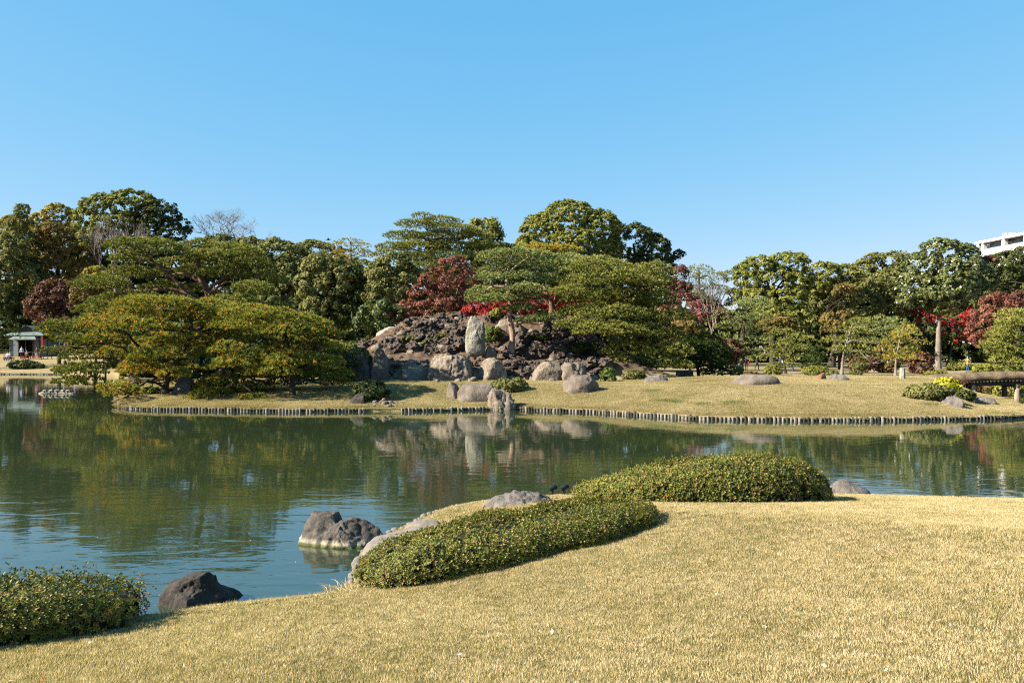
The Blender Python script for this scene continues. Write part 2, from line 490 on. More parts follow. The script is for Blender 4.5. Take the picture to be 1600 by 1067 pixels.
# ================================================================== rocks
def rock_mat(name, stops, scale=3, bump=0.5, bscale=16, bdist=0.04, tide=False, moss=0.0, veins=0.0):
    m = noise_mat(name, stops, scale=scale, detail=12, rough=0.85, bump=bump, bscale=bscale, bdist=bdist, spec=0.25, nrough=0.68)
    N, L = m.node_tree.nodes, m.node_tree.links; b = N['Principled BSDF']
    src = b.inputs['Base Color'].links[0].from_socket
    ge = N.new('ShaderNodeNewGeometry')
    def mixin(fac, col):
        nonlocal src
        mx = N.new('ShaderNodeMix'); mx.data_type = 'RGBA'; L.new(fac, mx.inputs[0]); L.new(src, mx.inputs[6]); mx.inputs[7].default_value = (*col, 1); src = mx.outputs[2]
    def noise(sc, st=(1, 1, 1), dist=0):
        mp = N.new('ShaderNodeMapping'); mp.inputs['Scale'].default_value = st; L.new(ge.outputs['Position'], mp.inputs[0])
        n = N.new('ShaderNodeTexNoise'); n.inputs['Scale'].default_value = sc; n.inputs['Detail'].default_value = 9; n.inputs['Roughness'].default_value = .7; n.inputs['Distortion'].default_value = dist
        L.new(mp.outputs[0], n.inputs['Vector']); return n.outputs[0]
    if veins:
        r = ramp(N, [(0.47, (0, 0, 0)), (0.5, (veins,) * 3), (0.53, (0, 0, 0))]); L.new(noise(1.6, (1.3, 1.3, .6), .6), r.inputs[0]); mixin(r.outputs[0], (0.03, 0.026, 0.022))
    if moss:
        r = ramp(N, [(0.55, (0, 0, 0)), (0.68, (moss,) * 3)]); L.new(noise(2.2), r.inputs[0]); mixin(r.outputs[0], (0.07, 0.065, 0.04))
    if tide:
        sx = N.new('ShaderNodeSeparateXYZ'); L.new(ge.outputs['Position'], sx.inputs[0])
        a = N.new('ShaderNodeMath'); a.operation = 'MULTIPLY_ADD'; a.inputs[1].default_value = 0.05; a.inputs[2].default_value = -0.025; L.new(noise(7), a.inputs[0])
        z = N.new('ShaderNodeMath'); z.operation = 'SUBTRACT'; L.new(sx.outputs[2], z.inputs[0]); L.new(a.outputs[0], z.inputs[1])
        mr = N.new('ShaderNodeMapRange'); mr.inputs[1].default_value = 0.11; mr.inputs[2].default_value = 0.06; L.new(z.outputs[0], mr.inputs[0]); mixin(mr.outputs[0], (0.21, 0.19, 0.145))
        mr = N.new('ShaderNodeMapRange'); mr.inputs[1].default_value = 0.045; mr.inputs[2].default_value = 0.02; L.new(z.outputs[0], mr.inputs[0]); mixin(mr.outputs[0], (0.06, 0.065, 0.02))
    L.new(src, b.inputs['Base Color'])
    return m
RM_dark = rock_mat('dark_pond_rock', [(0.3, (0.0351, 0.0306, 0.0268)), (0.5, (0.0701, 0.0606, 0.0523)), (0.68, (0.1211, 0.1051, 0.0892))], scale=5, bscale=22, bdist=.03, bump=.7, tide=True)
RM_black = rock_mat('blackish_pond_rock', [(0.3, (0.0158, 0.0135, 0.0122)), (0.5, (0.0337, 0.0288, 0.0248)), (0.68, (0.0675, 0.0585, 0.0495))], scale=5, bscale=22, bdist=.03, bump=.7)
RM_grey = rock_mat('smooth_grey_rock', [(0.3, (0.1200, 0.1050, 0.0938)), (0.6, (0.1800, 0.1575, 0.1387)), (0.75, (0.2325, 0.2100, 0.1875))], scale=6, bscale=30, bdist=.012, bump=.6)
RM_layer = rock_mat('layered_grey_rock', [(0.3, (0.0750, 0.0675, 0.0638)), (0.55, (0.1575, 0.1387, 0.1237)), (0.72, (0.2400, 0.2137, 0.1875))], scale=4, bscale=9, bdist=.07, bump=.9, veins=.5)
RM_tan = rock_mat('tan_boulder', [(0.3, (0.1254, 0.0990, 0.0759)), (0.5, (0.2046, 0.1650, 0.1254)), (0.7, (0.2904, 0.2508, 0.1980))], scale=1.6, bscale=5, bdist=.12, bump=.8, veins=1.0)
RM_brown = rock_mat('brown_boulder', [(0.3, (0.0836, 0.0660, 0.0528)), (0.5, (0.1452, 0.1188, 0.0950)), (0.7, (0.2288, 0.1936, 0.1584))], scale=1.3, bscale=4, bdist=.08, bump=.7, veins=.6)
RM_stele = rock_mat('standing_stone', [(0.3, (0.1500, 0.1387, 0.1125)), (0.5, (0.2175, 0.2063, 0.1688)), (0.7, (0.2850, 0.2700, 0.2250))], scale=1.5, bscale=3.5, bdist=.12, bump=.8, veins=.7)
RM_pale = rock_mat('pale_rock', [(0.3, (0.2475, 0.2100, 0.1725)), (0.7, (0.3900, 0.3450, 0.2850))], scale=2, bscale=6, bdist=.06, bump=.7, veins=.6)
RM_lava = rock_mat('lava_rock', [(0.32, (0.0300, 0.0232, 0.0195)), (0.5, (0.0975, 0.0735, 0.0585)), (0.68, (0.2175, 0.1688, 0.1350))], scale=2.4, bscale=8, bdist=.2, bump=1.0, moss=.5)
RM_red = rock_mat('red_rock', [(0.3, (0.1500, 0.0638, 0.0375)), (0.7, (0.2475, 0.1275, 0.0750))], scale=2)

_ico = {}
def ico(n):
    if n not in _ico:
        bm = bmesh.new(); bmesh.ops.create_icosphere(bm, subdivisions=n, radius=1)
        v = np.array([x.co for x in bm.verts]); f = np.array([[x.index for x in q.verts] for q in bm.faces]); bm.free(); _ico[n] = (v, f)
    return _ico[n]
def rock_mesh(name, ells, seed=0, cuts=7, amp=.06, fine=.02, sub=4, freq=2.0, cutmin=.72, ridges=0.0, box=0.0):
    """smooth union of ellipsoids seen from the origin, split by planes, roughened"""
    d, f = ico(sub); rs = np.random.default_rng(seed)
    rr = np.zeros(len(d)) + 1e-3
    rs_all = []
    for (c, r) in ells:
        c = np.array(c, float); r = np.array(r, float)
        dd = d / r; cc = -c / r
        A = (dd ** 2).sum(1); B = 2 * (dd @ cc); C = (cc ** 2).sum() - 1
        disc = np.maximum(B * B - 4 * A * C, 0); t = np.where(B * B - 4 * A * C > 0, (-B + np.sqrt(disc)) / (2 * A), 0); rs_all.append(np.maximum(t, 0))
    T = np.stack(rs_all); k = 10 / max(T.max(), 1e-6)
    rr = np.log(np.exp(T * k).sum(0)) / k - math.log(1) / k * 0
    rr = np.minimum(rr, T.max(0) * 1.12 + .01)
    p = d * rr[:, None]
    ext = np.abs(p).max(0)
    q = p / ext
    if box: q = q * ((np.linalg.norm(q, axis=1) / ((np.abs(q) ** 6).sum(1) ** (1 / 6) + 1e-9)) ** box)[:, None] * (1 - .06 * box)
    for _ in range(cuts):
        n = rs.normal(size=3); n[2] = abs(n[2]) * .8; n /= np.linalg.norm(n); o = rs.uniform(cutmin, .98) * (q @ n).max()
        over = np.maximum(q @ n - o, 0); q = q - n * over[:, None] * .97
    p = q * ext; sc = ext.mean()
    w = p / sc * freq + seed * 3.1
    p = p + d * (fbm(w, 4)[:, None] * amp * 2 * sc) + d * (fbm(w * 5, 3)[:, None] * fine * 2 * sc)
    if ridges:
        rid = 1 - np.abs(fbm(w * np.array([1.6, 1.6, .35]), 3)) * 2.5
        p = p - d * (np.clip(rid, 0, 1) ** 3)[:, None] * ridges * sc
    return mesh_np(name, p, f, smooth=True)
def rock(name, label, mat, loc, ells, rz=0, cat='rock', group=None, **k):
    o = mobj(name, rock_mesh(name, ells, **k), mat, None, label, loc=tuple(map(float, loc))); o.rotation_euler = (0, 0, rz)
    props(o, None, cat, group); return o
def boulder(name, label, mat, px0, px1, ytop, ybase, d=None, depth=None, sink=.2, cat='rock', group=None, rz=0, **k):
    """a boulder filling photo columns px0..px1 from its base row up to ytop"""
    b = G((px0 + px1) / 2, ybase, lo=34) if d is None else np.array([px2x((px0 + px1) / 2, d), d, px2z(ybase, d)])
    dd = b[1]; w = S(px1 - px0, dd) / 2; h = px2z(ytop, dd) - b[2]; dp = depth if depth else w * .8
    c = (b[0], b[1] + dp * .5, b[2] + h * .38)
    return rock(name, label, mat, c, [((0, 0, 0), (w * 1.04, dp, h * .66)), ((0, 0, -h * .3), (w * .95, dp * .95, h * .5 + sink))], rz=rz, cat=cat, group=group, **k)

# near rocks in and beside the water
rock('pond_rock', 'dark pointed rock in the water right of the leftmost azalea bush', RM_black, (-3.58, 8.95, 0.0),
     [((.05, 0, .0), (.50, .36, .17)), ((.02, .02, .10), (.23, .20, .36)), ((-.22, 0, .04), (.26, .26, .19))], rz=.12, seed=4, cuts=12, amp=.045, fine=.016, sub=6, cutmin=.62, ridges=.05)
rock('pond_rock', 'saddle-shaped two-humped rock with a white waterline standing in the pond', RM_dark, (-2.52, 11.75, 0.03),
     [((0, 0, 0), (.70, .42, .15)), ((-.30, .12, .12), (.27, .22, .38)), ((-.40, .0, .05), (.28, .3, .20)), ((.27, -.06, .06), (.38, .28, .25)), ((.05, 0, .05), (.3, .25, .16))], rz=-.15, seed=8, cuts=12, amp=.05, fine=.02, sub=6, cutmin=.74, ridges=.06)
rock('shore_rock', 'smooth grey slab sloping into the water left of the middle azalea', RM_grey, (-1.52, 10.85, .08), [((0, 0, 0), (.44, .62, .30)), ((.2, .2, .05), (.3, .4, .25))], rz=-.5, seed=3, cuts=6, amp=.04, fine=.018, sub=5)
rock('shore_rock', 'small flat grey rock on the shore behind the smooth grey slab', RM_grey, (-1.28, 12.0, .1), [((0, 0, 0), (.36, .26, .17))], seed=5, cuts=4, amp=.05, fine=.01)
rock('shore_rock', 'broad flat layered rock on the lawn behind the middle azalea', RM_layer, (.14, 13.3, .12), [((0, 0, 0), (.74, .46, .24)), ((.1, .1, .1), (.45, .3, .22)), ((-.35, 0, .05), (.35, .3, .2))], rz=-.08, seed=12, cuts=6, amp=.06, fine=.03, sub=5, ridges=.06)
rock('pond_rock', 'low rounded rock at the lawn edge right of the farther azalea', RM_layer, (6.5, 15.45, .02), [((0, 0, 0), (.46, .34, .22)), ((-.05, 0, .05), (.26, .2, .24))], seed=15, cuts=5, amp=.04, fine=.02)

# line of fist-sized stones holding the lawn's edge
se = thing('stone_edging', 'row of small grey stones along the near shore beside the flat rocks', 'stone edging', (-.9, 12.5, .05))
_sm = [rock_mesh('edging_stone', [((0, 0, 0), (1, .8, .62))], seed=40 + i, sub=2, cuts=4) for i in range(4)]
for m_ in _sm: m_.materials.append(RM_grey)
sp = curve([(*NEAR_SHORE[k], 0) for k in range(8, 19)], 90)
dist_ = 0
for i in range(1, len(sp)):
    p = sp[i]
    o = bpy.data.objects.new('edging_stone', _sm[i % 4]); s_ = random.uniform(.045, .085)
    o.location = (p[0] + random.uniform(-.02, .02) + .9, p[1] + random.uniform(-.03, .03) - 12.5, random.uniform(0.0, .05) - .03)
    o.scale = (s_, s_, s_ * 1.1); o.rotation_euler = (0, 0, random.uniform(0, 6)); link(o, se)

# ================================================================== near azaleas
az_stops = [(0.0, (0.0196, 0.0262, 0.0064)), (0.32, (0.0611, 0.0762, 0.0128)), (0.58, (0.1162, 0.1309, 0.0234)), (0.82, (0.2261, 0.2202, 0.0478)), (0.93, (0.2444, 0.1607, 0.0478)), (0.965, (0.2322, 0.0774, 0.0319)), (1.0, (0.3176, 0.2023, 0.0850))]
M_az = leaf_mat('azalea_leaf', az_stops, trans=.15, rough=.5, spec=.15)

M_twig = noise_mat('twig_bark', [(0.3, (0.07, 0.05, 0.035)), (0.7, (0.22, 0.16, 0.11))], 8)
def azalea(name, label, spine, Wd, hts, n, leaf, seed, ragged=.0, cat='azalea bush', mat=None, groundf=near_z, bare=True, whorl=6):
    rs = np.random.default_rng(seed); mat = mat or M_az
    sp_ = curve([(*p, 0) for p in spine], 40)[:, :2]; tt = np.linspace(0, 1, 40)
    d = np.gradient(sp_, axis=0); d /= np.linalg.norm(d, axis=1, keepdims=True)
    hx = np.linspace(0, 1, len(hts))
    def surf(t, ph, k=1.0):
        x = np.interp(t, tt, sp_[:, 0]); y = np.interp(t, tt, sp_[:, 1]); dx = np.interp(t, tt, d[:, 0]); dy = np.interp(t, tt, d[:, 1])
        e = np.clip(1 - np.abs(2 * t - 1) ** 3.2, 0, 1) ** .5
        w = Wd * e * k; h = np.interp(t, hx, hts) * (e ** .48) * k
        c, s = np.cos(ph), np.sin(ph)
        lx = np.sign(c) * np.abs(c) ** .72 * w; lz = np.abs(s) ** .62 * h
        px_, py_ = x - dy * lx, y + dx * lx
        lump = fbm(np.stack([px_ * 1.9, py_ * 1.9, lz * 1.5 + seed], -1), 3)
        P = np.stack([px_, py_, lz], -1)
        nn = np.stack([-dy * c / Wd + dx * (2 * t - 1) ** 3 / .6, dx * c / Wd + dy * (2 * t - 1) ** 3 / .6, s / max(hts) * .75 + .15], -1); nn /= np.linalg.norm(nn, axis=1, keepdims=True)
        P = P + nn * (lump * .13)[:, None]
        P[:, 2] = np.maximum(P[:, 2], .03)
        base = np.interp(t, tt, groundf(sp_[:, 0], sp_[:, 1])) * .35 + .65 * groundf(P[:, 0], P[:, 1])
        P[:, 2] += np.maximum(base, .03)
        return P, nn
    root_c = sp_[20]; loc = (float(root_c[0]), float(root_c[1]), float(groundf(root_c[:1], root_c[1:])[0]))
    root = thing(name, label, cat, loc)
    # dark opaque core: the bush's inner shade put into its colour
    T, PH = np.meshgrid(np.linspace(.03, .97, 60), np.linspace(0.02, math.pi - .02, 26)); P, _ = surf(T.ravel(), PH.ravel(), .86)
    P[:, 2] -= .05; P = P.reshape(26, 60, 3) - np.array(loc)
    mobj('dark_core', grid_mesh('dark_core', P[..., 0], P[..., 1], P[..., 2]), M_azin, root)
    t = rs.uniform(0, 1, n * 2); e = (1 - np.abs(2 * t - 1) ** 3.2) ** .5; t = t[rs.uniform(0, 1, n * 2) < e][:n]; n = len(t)
    ph = rs.uniform(0, math.pi, n)
    layer = rs.choice([0, 1, 2], n, p=[.55, .27, .18])
    P, nn = surf(t, ph, 1.0)
    P = P - nn * (layer * .045 + rs.uniform(-.012, .02, n) - ragged * np.maximum(rs.normal(size=n), 0) * (nn[:, 2] > .4))[:, None]
    # whorls of leaves opening round each shoot tip
    k = whorl
    C = np.repeat(P, k, 0); Nn = np.repeat(nn, k, 0)
    _, u, v = frames(nn + rs.normal(size=nn.shape) * .25); ang = (np.tile(np.arange(k) / k * 2 * math.pi, n) + rs.uniform(-.35, .35, n * k))
    U = np.repeat(u, k, 0); V_ = np.repeat(v, k, 0)
    out = U * np.cos(ang)[:, None] + V_ * np.sin(ang)[:, None]
    tilt = rs.uniform(.15, .9, n * k)[:, None]
    ax = out * (1 - tilt * .5) + Nn * tilt + rs.normal(size=out.shape) * .12; ax /= np.linalg.norm(ax, axis=1, keepdims=True)
    side = np.cross(Nn, out); side /= np.linalg.norm(side, axis=1, keepdims=True) + 1e-9
    L_ = leaf * rs.uniform(.65, 1.25, n * k)[:, None]; wd = L_ * .2
    up = np.cross(side, ax); up *= np.sign((up * Nn).sum(1, keepdims=True) + 1e-6)
    v0 = C + ax * L_ * .08; v1 = C + ax * L_ * .6 + side * wd + up * L_ * .05; v2 = C + ax * L_ - up * L_ * .06; v3 = C + ax * L_ * .6 - side * wd + up * L_ * .05
    VV = np.stack([v0, v1, v2, v3], 1).reshape(-1, 3) - np.array(loc); FF = np.arange(len(VV)).reshape(-1, 4)
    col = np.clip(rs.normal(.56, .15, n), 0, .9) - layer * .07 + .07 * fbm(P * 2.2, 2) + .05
    col = np.where(rs.uniform(0, 1, n) < .10, rs.uniform(.88, 1, n), np.clip(col, 0.02, .9))
    colv = np.repeat(np.clip(np.repeat(col, k) + rs.normal(size=n * k) * .05, 0, 1), 4)
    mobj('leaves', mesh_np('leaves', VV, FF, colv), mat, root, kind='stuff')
    if bare:
        tw = MB()
        for i in range(26):
            j = rs.integers(0, n); a = P[j] - nn[j] * .05; dr = nn[j] * .5 + rs.normal(size=3) * .5 + np.array([0, 0, .25]); dr /= np.linalg.norm(dr); ln = rs.uniform(.08, .2)
            tw.tube([a, a + dr * ln * .5 + rs.normal(size=3) * .008, a + dr * ln], [.004, .003, .0015], 5)
        mobj('twigs', tw.mesh('twigs', loc), M_twig, root, kind='stuff')
    return root
M_azin = noise_mat('azalea_core_shade', [(0.35, (0.010, 0.013, 0.006)), (0.7, (0.03, 0.028, 0.014))], 25, bump=.8, bscale=60, bdist=.02)
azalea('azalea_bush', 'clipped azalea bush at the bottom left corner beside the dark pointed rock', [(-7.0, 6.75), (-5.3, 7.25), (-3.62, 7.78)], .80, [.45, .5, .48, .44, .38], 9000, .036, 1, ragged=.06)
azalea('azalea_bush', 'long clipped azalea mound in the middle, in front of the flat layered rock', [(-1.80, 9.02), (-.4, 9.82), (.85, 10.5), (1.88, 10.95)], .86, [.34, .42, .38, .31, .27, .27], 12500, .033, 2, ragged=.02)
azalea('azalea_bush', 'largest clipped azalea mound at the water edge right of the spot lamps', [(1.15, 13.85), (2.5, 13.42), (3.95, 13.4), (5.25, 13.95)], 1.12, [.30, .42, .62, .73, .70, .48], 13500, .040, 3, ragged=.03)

# ================================================================== short grass of the near lawn (uncountable: patches of blades laid by geometry nodes)
gr_stops = [(0.0, (0.0788, 0.0937, 0.0243)), (0.16, (0.2102, 0.2136, 0.0681)), (0.34, (0.3888, 0.3125, 0.1315)), (0.6, (0.5254, 0.4011, 0.2191)), (0.85, (0.6515, 0.5001, 0.3212)), (1.0, (0.7567, 0.6460, 0.4479))]
M_grass = leaf_mat('dry_grass_blade', gr_stops, trans=.3, rough=.6, spec=.15)
def patchy(m, amount, scale):
    N, L = m.node_tree.nodes, m.node_tree.links; rp = next(n for n in N if n.type == 'VALTORGB'); src = rp.inputs[0].links[0].from_socket
    ge = N.new('ShaderNodeNewGeometry'); n = N.new('ShaderNodeTexNoise'); n.inputs['Scale'].default_value = scale; n.inputs['Detail'].default_value = 8; n.inputs['Roughness'].default_value = .65
    L.new(ge.outputs['Position'], n.inputs['Vector']); a = N.new('ShaderNodeMath'); a.operation = 'MULTIPLY_ADD'; a.inputs[1].default_value = amount; a.inputs[2].default_value = -amount * .5; L.new(n.outputs[0], a.inputs[0])
    b = N.new('ShaderNodeMath'); b.operation = 'ADD'; b.use_clamp = True; L.new(src, b.inputs[0]); L.new(a.outputs[0], b.inputs[1]); L.new(b.outputs[0], rp.inputs[0])
patchy(M_grass, .75, .9)
def grass_field(pts, zf, label, size=1.0, mat=None):
    VS, FS, RN, VR = [], [], [], []; off = 0; nv = 5 if size == 1.0 else 2
    for k in range(nv):
        n = 1450; c = np.stack([rng.uniform(-.17, .17, n), rng.uniform(-.17, .17, n), np.zeros(n) - .004], -1)
        a = rng.uniform(0, 2 * math.pi, n); hgt = rng.uniform(.011, .027, n) * (1 + .3 * fbm(c * 14 + k * 9, 2)); ln = rng.uniform(.05, .75, n) * hgt
        wd = rng.uniform(.0014, .0030, n); b = rng.uniform(0, 2 * math.pi, n)
        sx, sy = np.cos(a) * wd, np.sin(a) * wd
        v0 = c + np.stack([sx, sy, 0 * sx], -1); v1 = c - np.stack([sx, sy, 0 * sx], -1); v2 = c + np.stack([np.cos(b) * ln, np.sin(b) * ln, hgt], -1)
        V = np.stack([v0, v1, v2], 1).reshape(-1, 3); VS.append(V); FS.append(np.arange(n * 3).reshape(n, 3) + off); off += n * 3
        g = np.clip(rng.normal(.58, .24, n) + .3 * fbm(c * 9 + k * 31, 2), 0.0, 1); g = np.where(rng.uniform(0, 1, n) < .16, rng.uniform(0, .25, n), g)
        RN.append(np.repeat(g, 3)); VR.append(np.full(n * 3, k))
    X, Y = pts; Z = zf(X, Y)
    P = np.stack([X, Y, Z], -1); m = len(P)
    e = .1; gx = (zf(X + e, Y) - zf(X - e, Y)) / (2 * e); gy = (zf(X, Y + e) - zf(X, Y - e)) / (2 * e)
    V = np.vstack(VS + [P]); rn = np.concatenate(RN + [np.zeros(m)]); vr = np.concatenate(VR + [np.full(m, -1)])
    me = mesh_np('grass', V, np.vstack(FS), rn)
    at = me.attributes.new('variant', 'INT', 'POINT'); at.data.foreach_set('value', vr.astype(np.int32))
    q = np.zeros((len(V), 3), np.float32); yaw = rng.integers(0, 4, m) * math.pi / 2 + rng.uniform(-.25, .25, m)
    from mathutils import Quaternion
    for i in range(m):
        nq = Vector((-gx[i], -gy[i], 1)).to_track_quat('Z', 'Y') @ Quaternion((0, 0, 1), float(yaw[i])); eu = nq.to_euler(); q[len(V) - m + i] = (eu.x, eu.y, eu.z)
    at = me.attributes.new('rot', 'FLOAT_VECTOR', 'POINT'); at.data.foreach_set('vector', q.ravel())
    sc = np.ones(len(V), np.float32); sc[-m:] = size * 1.12 + size * .16 * fbm(P * .7, 3) + rng.uniform(-.05, .1, m); at = me.attributes.new('scl', 'FLOAT', 'POINT'); at.data.foreach_set('value', sc)
    o = mobj('grass', me, mat or M_grass, None, label, kind='stuff')
    ng = bpy.data.node_groups.new('lay_grass_%d' % nv, 'GeometryNodeTree')
    ng.interface.new_socket('Geometry', in_out='INPUT', socket_type='NodeSocketGeometry'); ng.interface.new_socket('Geometry', in_out='OUTPUT', socket_type='NodeSocketGeometry')
    N, L = ng.nodes, ng.links; gi = N.new('NodeGroupInput'); go = N.new('NodeGroupOutput')
    def named(nm, ty):
        a = N.new('GeometryNodeInputNamedAttribute'); a.data_type = ty; a.inputs[0].default_value = nm; return a.outputs[0]
    def pick(k):
        c = N.new('FunctionNodeCompare'); c.data_type = 'INT'; c.operation = 'EQUAL'; L.new(named('variant', 'INT'), c.inputs[2]); c.inputs[3].default_value = k
        s = N.new('GeometryNodeSeparateGeometry'); s.domain = 'POINT'; L.new(gi.outputs[0], s.inputs[0]); L.new(c.outputs[0], s.inputs[1]); return s.outputs[0]
    jn = N.new('GeometryNodeJoinGeometry')
    for k in range(nv):
        g2i = N.new('GeometryNodeGeometryToInstance'); L.new(pick(k), g2i.inputs[0]); L.new(g2i.outputs[0], jn.inputs[0])
    ip = N.new('GeometryNodeInstanceOnPoints'); L.new(pick(-1), ip.inputs['Points']); L.new(jn.outputs[0], ip.inputs['Instance'])
    ip.inputs['Pick Instance'].default_value = True
    ri = N.new('FunctionNodeRandomValue'); ri.data_type = 'INT'; ri.inputs[4].default_value = 0; ri.inputs[5].default_value = nv - 1; L.new(ri.outputs[2], ip.inputs['Instance Index'])
    L.new(named('rot', 'FLOAT_VECTOR'), ip.inputs['Rotation']); L.new(named('scl', 'FLOAT'), ip.inputs['Scale'])
    L.new(ip.outputs[0], go.inputs[0])
    md = o.modifiers.new('lay_grass', 'NODES'); md.node_group = ng
    return o
M_grass2 = leaf_mat('island_grass_blade', [(p, tuple(x * k for x, k in zip(c, (.74, .76, .72)))) for p, c in gr_stops], trans=.25, rough=.6, spec=.1); patchy(M_grass2, 1.3, .35)
st = .265
_X, _Y = np.meshgrid(np.arange(-12, 17, st), np.arange(1.6, 15.8, st)); _X = _X.ravel() + rng.uniform(-.05, .05, _X.size); _Y = _Y.ravel() + rng.uniform(-.05, .05, _Y.size)
_ok = (sdist(_X, _Y) > .1) & (np.abs(_X) < _Y * .95 + 2.5)
grass_field((_X[_ok], _Y[_ok]), near_z, 'short dry grass blades covering the near lawn')
st = .5
_X, _Y = np.meshgrid(np.arange(-24, 30, st), np.arange(32, 58, st)); _X = _X.ravel() + rng.uniform(-.12, .12, _X.size); _Y = _Y.ravel() + rng.uniform(-.12, .12, _Y.size); _p = CX + _X / _Y * F
_f = isl_front(_p); _ok = (_p > 184) & (_p < 1619) & (_Y > _f + .12) & (_Y < np.minimum(isl_back(_p) - .2, 57)) & ~((_Y > 50.2) & (_X > -15) & (_X < 12))
grass_field((_X[_ok], _Y[_ok]), isl_z, 'dry grass blades over the island lawn', 1.75, M_grass2)
# straggling grass along the island's lip, over the piles
_p = np.arange(184, 1619, 3.2); _d = np.array([isl_front(q) for q in _p]) + .22
grass_field(((_p - CX) / F * _d, _d), isl_z, 'dry grass straggling over the island edge', 1.3, M_grass2)

# long dry grass at the water's edge by the middle azalea, and along the lip
def tuft(name, label, c, n, ln, spread, seed, stops=None, mat=None, lean=(0, 0, 0)):
    rs = np.random.default_rng(seed); V, F, K = [], [], []
    for i in range(n):
        b = np.array([rs.normal() * spread * .5, rs.normal() * spread * .5, 0]); l = ln * rs.uniform(.5, 1.2)
        dr = np.array([rs.normal() * .45 + b[0] / spread * .5 + lean[0], rs.normal() * .45 + b[1] / spread * .5 + lean[1], 1.0]); dr /= np.linalg.norm(dr); s = np.cross(dr, rs.normal(size=3)); s /= np.linalg.norm(s); s *= .0035
        m1 = b + dr * l * .55; m2 = b + dr * l + np.array([dr[0], dr[1], -.55]) * l * .35
        o = len(V); V += [b - s, b + s, m1 + s * .8, m1 - s * .8, m2 + s * .1, m2 - s * .1]; F += [(o, o + 1, o + 2, o + 3), (o + 3, o + 2, o + 4, o + 5)]; K += [rs.uniform(.35, 1)] * 6
    o = mobj(name, mesh_np(name, V, F, K), mat or M_grass, None, label, loc=c); props(o, None, 'grass tuft'); return o
tuft('grass_tuft', 'pale shaggy dry grass tuft at the left tip of the middle azalea', (-1.86, 8.98, .06), 300, .17, .22, 5, lean=(-.35, -.1, 0))

M_gtuft = leaf_mat('green_grass_blade', [(0, (.02, .06, .015)), (1, (.07, .15, .03))], .2, .6)
for px, py, lab in ((1020, 611, 'bright green grass patch high on the island lawn'), (1036, 626, 'leftmost of the dark green tufts low on the island lawn'), (1058, 628, 'second dark green tuft from the left low on the island lawn'), (1097, 631, 'largest dark green tuft low on the island lawn'), (1144, 629, 'rightmost small dark green tuft low on the island lawn'), (1452, 632, 'little green tuft below the clipped mound on the right lawn')):
    g = G(px, py, lo=33); o = tuft('grass_tuft', lab, tuple(g), 220, .16, .5, px, mat=M_gtuft); o['kind'] = 'stuff'; del o['category']
# ================================================================== far rocks, shore piles and the rockery
# --- log piling along the island's shore
M_pile = noise_mat('weathered_pile', [(0.3, (0.1599, 0.1414, 0.1230)), (0.55, (0.3444, 0.3198, 0.2829)), (0.75, (0.4428, 0.4182, 0.3813))], 2.3, bump=.4, bscale=20, bdist=.01)
_N, _L = M_pile.node_tree.nodes, M_pile.node_tree.links
_oi = _N.new('ShaderNodeObjectInfo'); _r = ramp(_N, [(0.0, (0.12, 0.12, 0.12)), (0.35, (0.35, 0.34, 0.33)), (0.55, (0.8, 0.79, 0.77)), (1.0, (1.1, 1.08, 1.04))]); _L.new(_oi.outputs['Random'], _r.inputs[0])
_mx = _N.new('ShaderNodeMix'); _mx.data_type = 'RGBA'; _mx.blend_type = 'MULTIPLY'; _mx.inputs[0].default_value = 1
_b = _N['Principled BSDF']; _L.new(_b.inputs['Base Color'].links[0].from_socket, _mx.inputs[6]); _L.new(_r.outputs[0], _mx.inputs[7]); _L.new(_mx.outputs[2], _b.inputs['Base Color'])
pr = thing('log_piling', 'row of short weathered log piles edging the island shore', 'log edging', (0, 36, 0))
_pm = []
for k in range(5):
    mb = MB(); r_ = .050 + .006 * k
    mb.tube([(0, 0, -.5), (0, 0, .1), (.004 * k, 0, .15), (.004 * k, 0, .162)], [r_, r_, r_ * .97, r_ * .8], 8); q = mb.mesh('pile', smooth=False); q.materials.append(M_pile); _pm.append(q)
def pile_row(pxs, skip, parent, zero, top=0.0, frontf=isl_front, off=-.06):
    k = 0; last = None; n = 0
    for px in pxs:
        d = frontf(px) + off; p = np.array([px2x(px, d), d])
        if last is not None and np.linalg.norm(p - last) < .158: continue
        last = p
        if any(a < px < b for a, b in skip): n += 1; continue
        o = bpy.data.objects.new('pile', random.choice(_pm)); o.location = (p[0] - zero[0], p[1] - zero[1] + random.uniform(-.02, .02), random.uniform(-.035, .03) + top)
        o.rotation_euler = (random.uniform(-.05, .05), random.uniform(-.05, .05), random.uniform(0, 6)); link(o, parent); n += 1
_bk = np.arange(183.6, 1621, 4.0); _d = np.array([isl_front(p) for p in _bk]) + .005; _bx = (_bk - CX) / F * _d
M_gap = noise_mat('pile_gap_shade', [(0.3, (0.012, 0.010, 0.008)), (0.7, (0.05, 0.04, 0.03))], 4)
mobj('gap_shade_strip', grid_mesh('gap_shade_strip', np.stack([_bx, _bx, _bx]), np.stack([_d, _d, _d + .03]) - 36, np.stack([0 * _bx - .4, 0 * _bx + .13, 0 * _bx + .13])), M_gap, pr)  # dark strip added to paint the shade in the gaps between piles
pile_row(np.arange(184, 1621, .5), [(572, 626), (762, 806)], pr, (0, 36))
fp = thing('log_piling', 'broken row of log piles along the far shore in front of the tea house', 'log edging', (px2x(40, 99), 99, 0))
def _ff(px): return far_front(px)
_last = None
for px in np.arange(-40, 95, 1.6):
    d = _ff(px) - .1; o = bpy.data.objects.new('pile', random.choice(_pm)); o.scale = (1.3, 1.3, 1.1); o.location = (px2x(px, d) - px2x(40, 99), d - 99, random.uniform(-.05, .03)); link(o, fp)

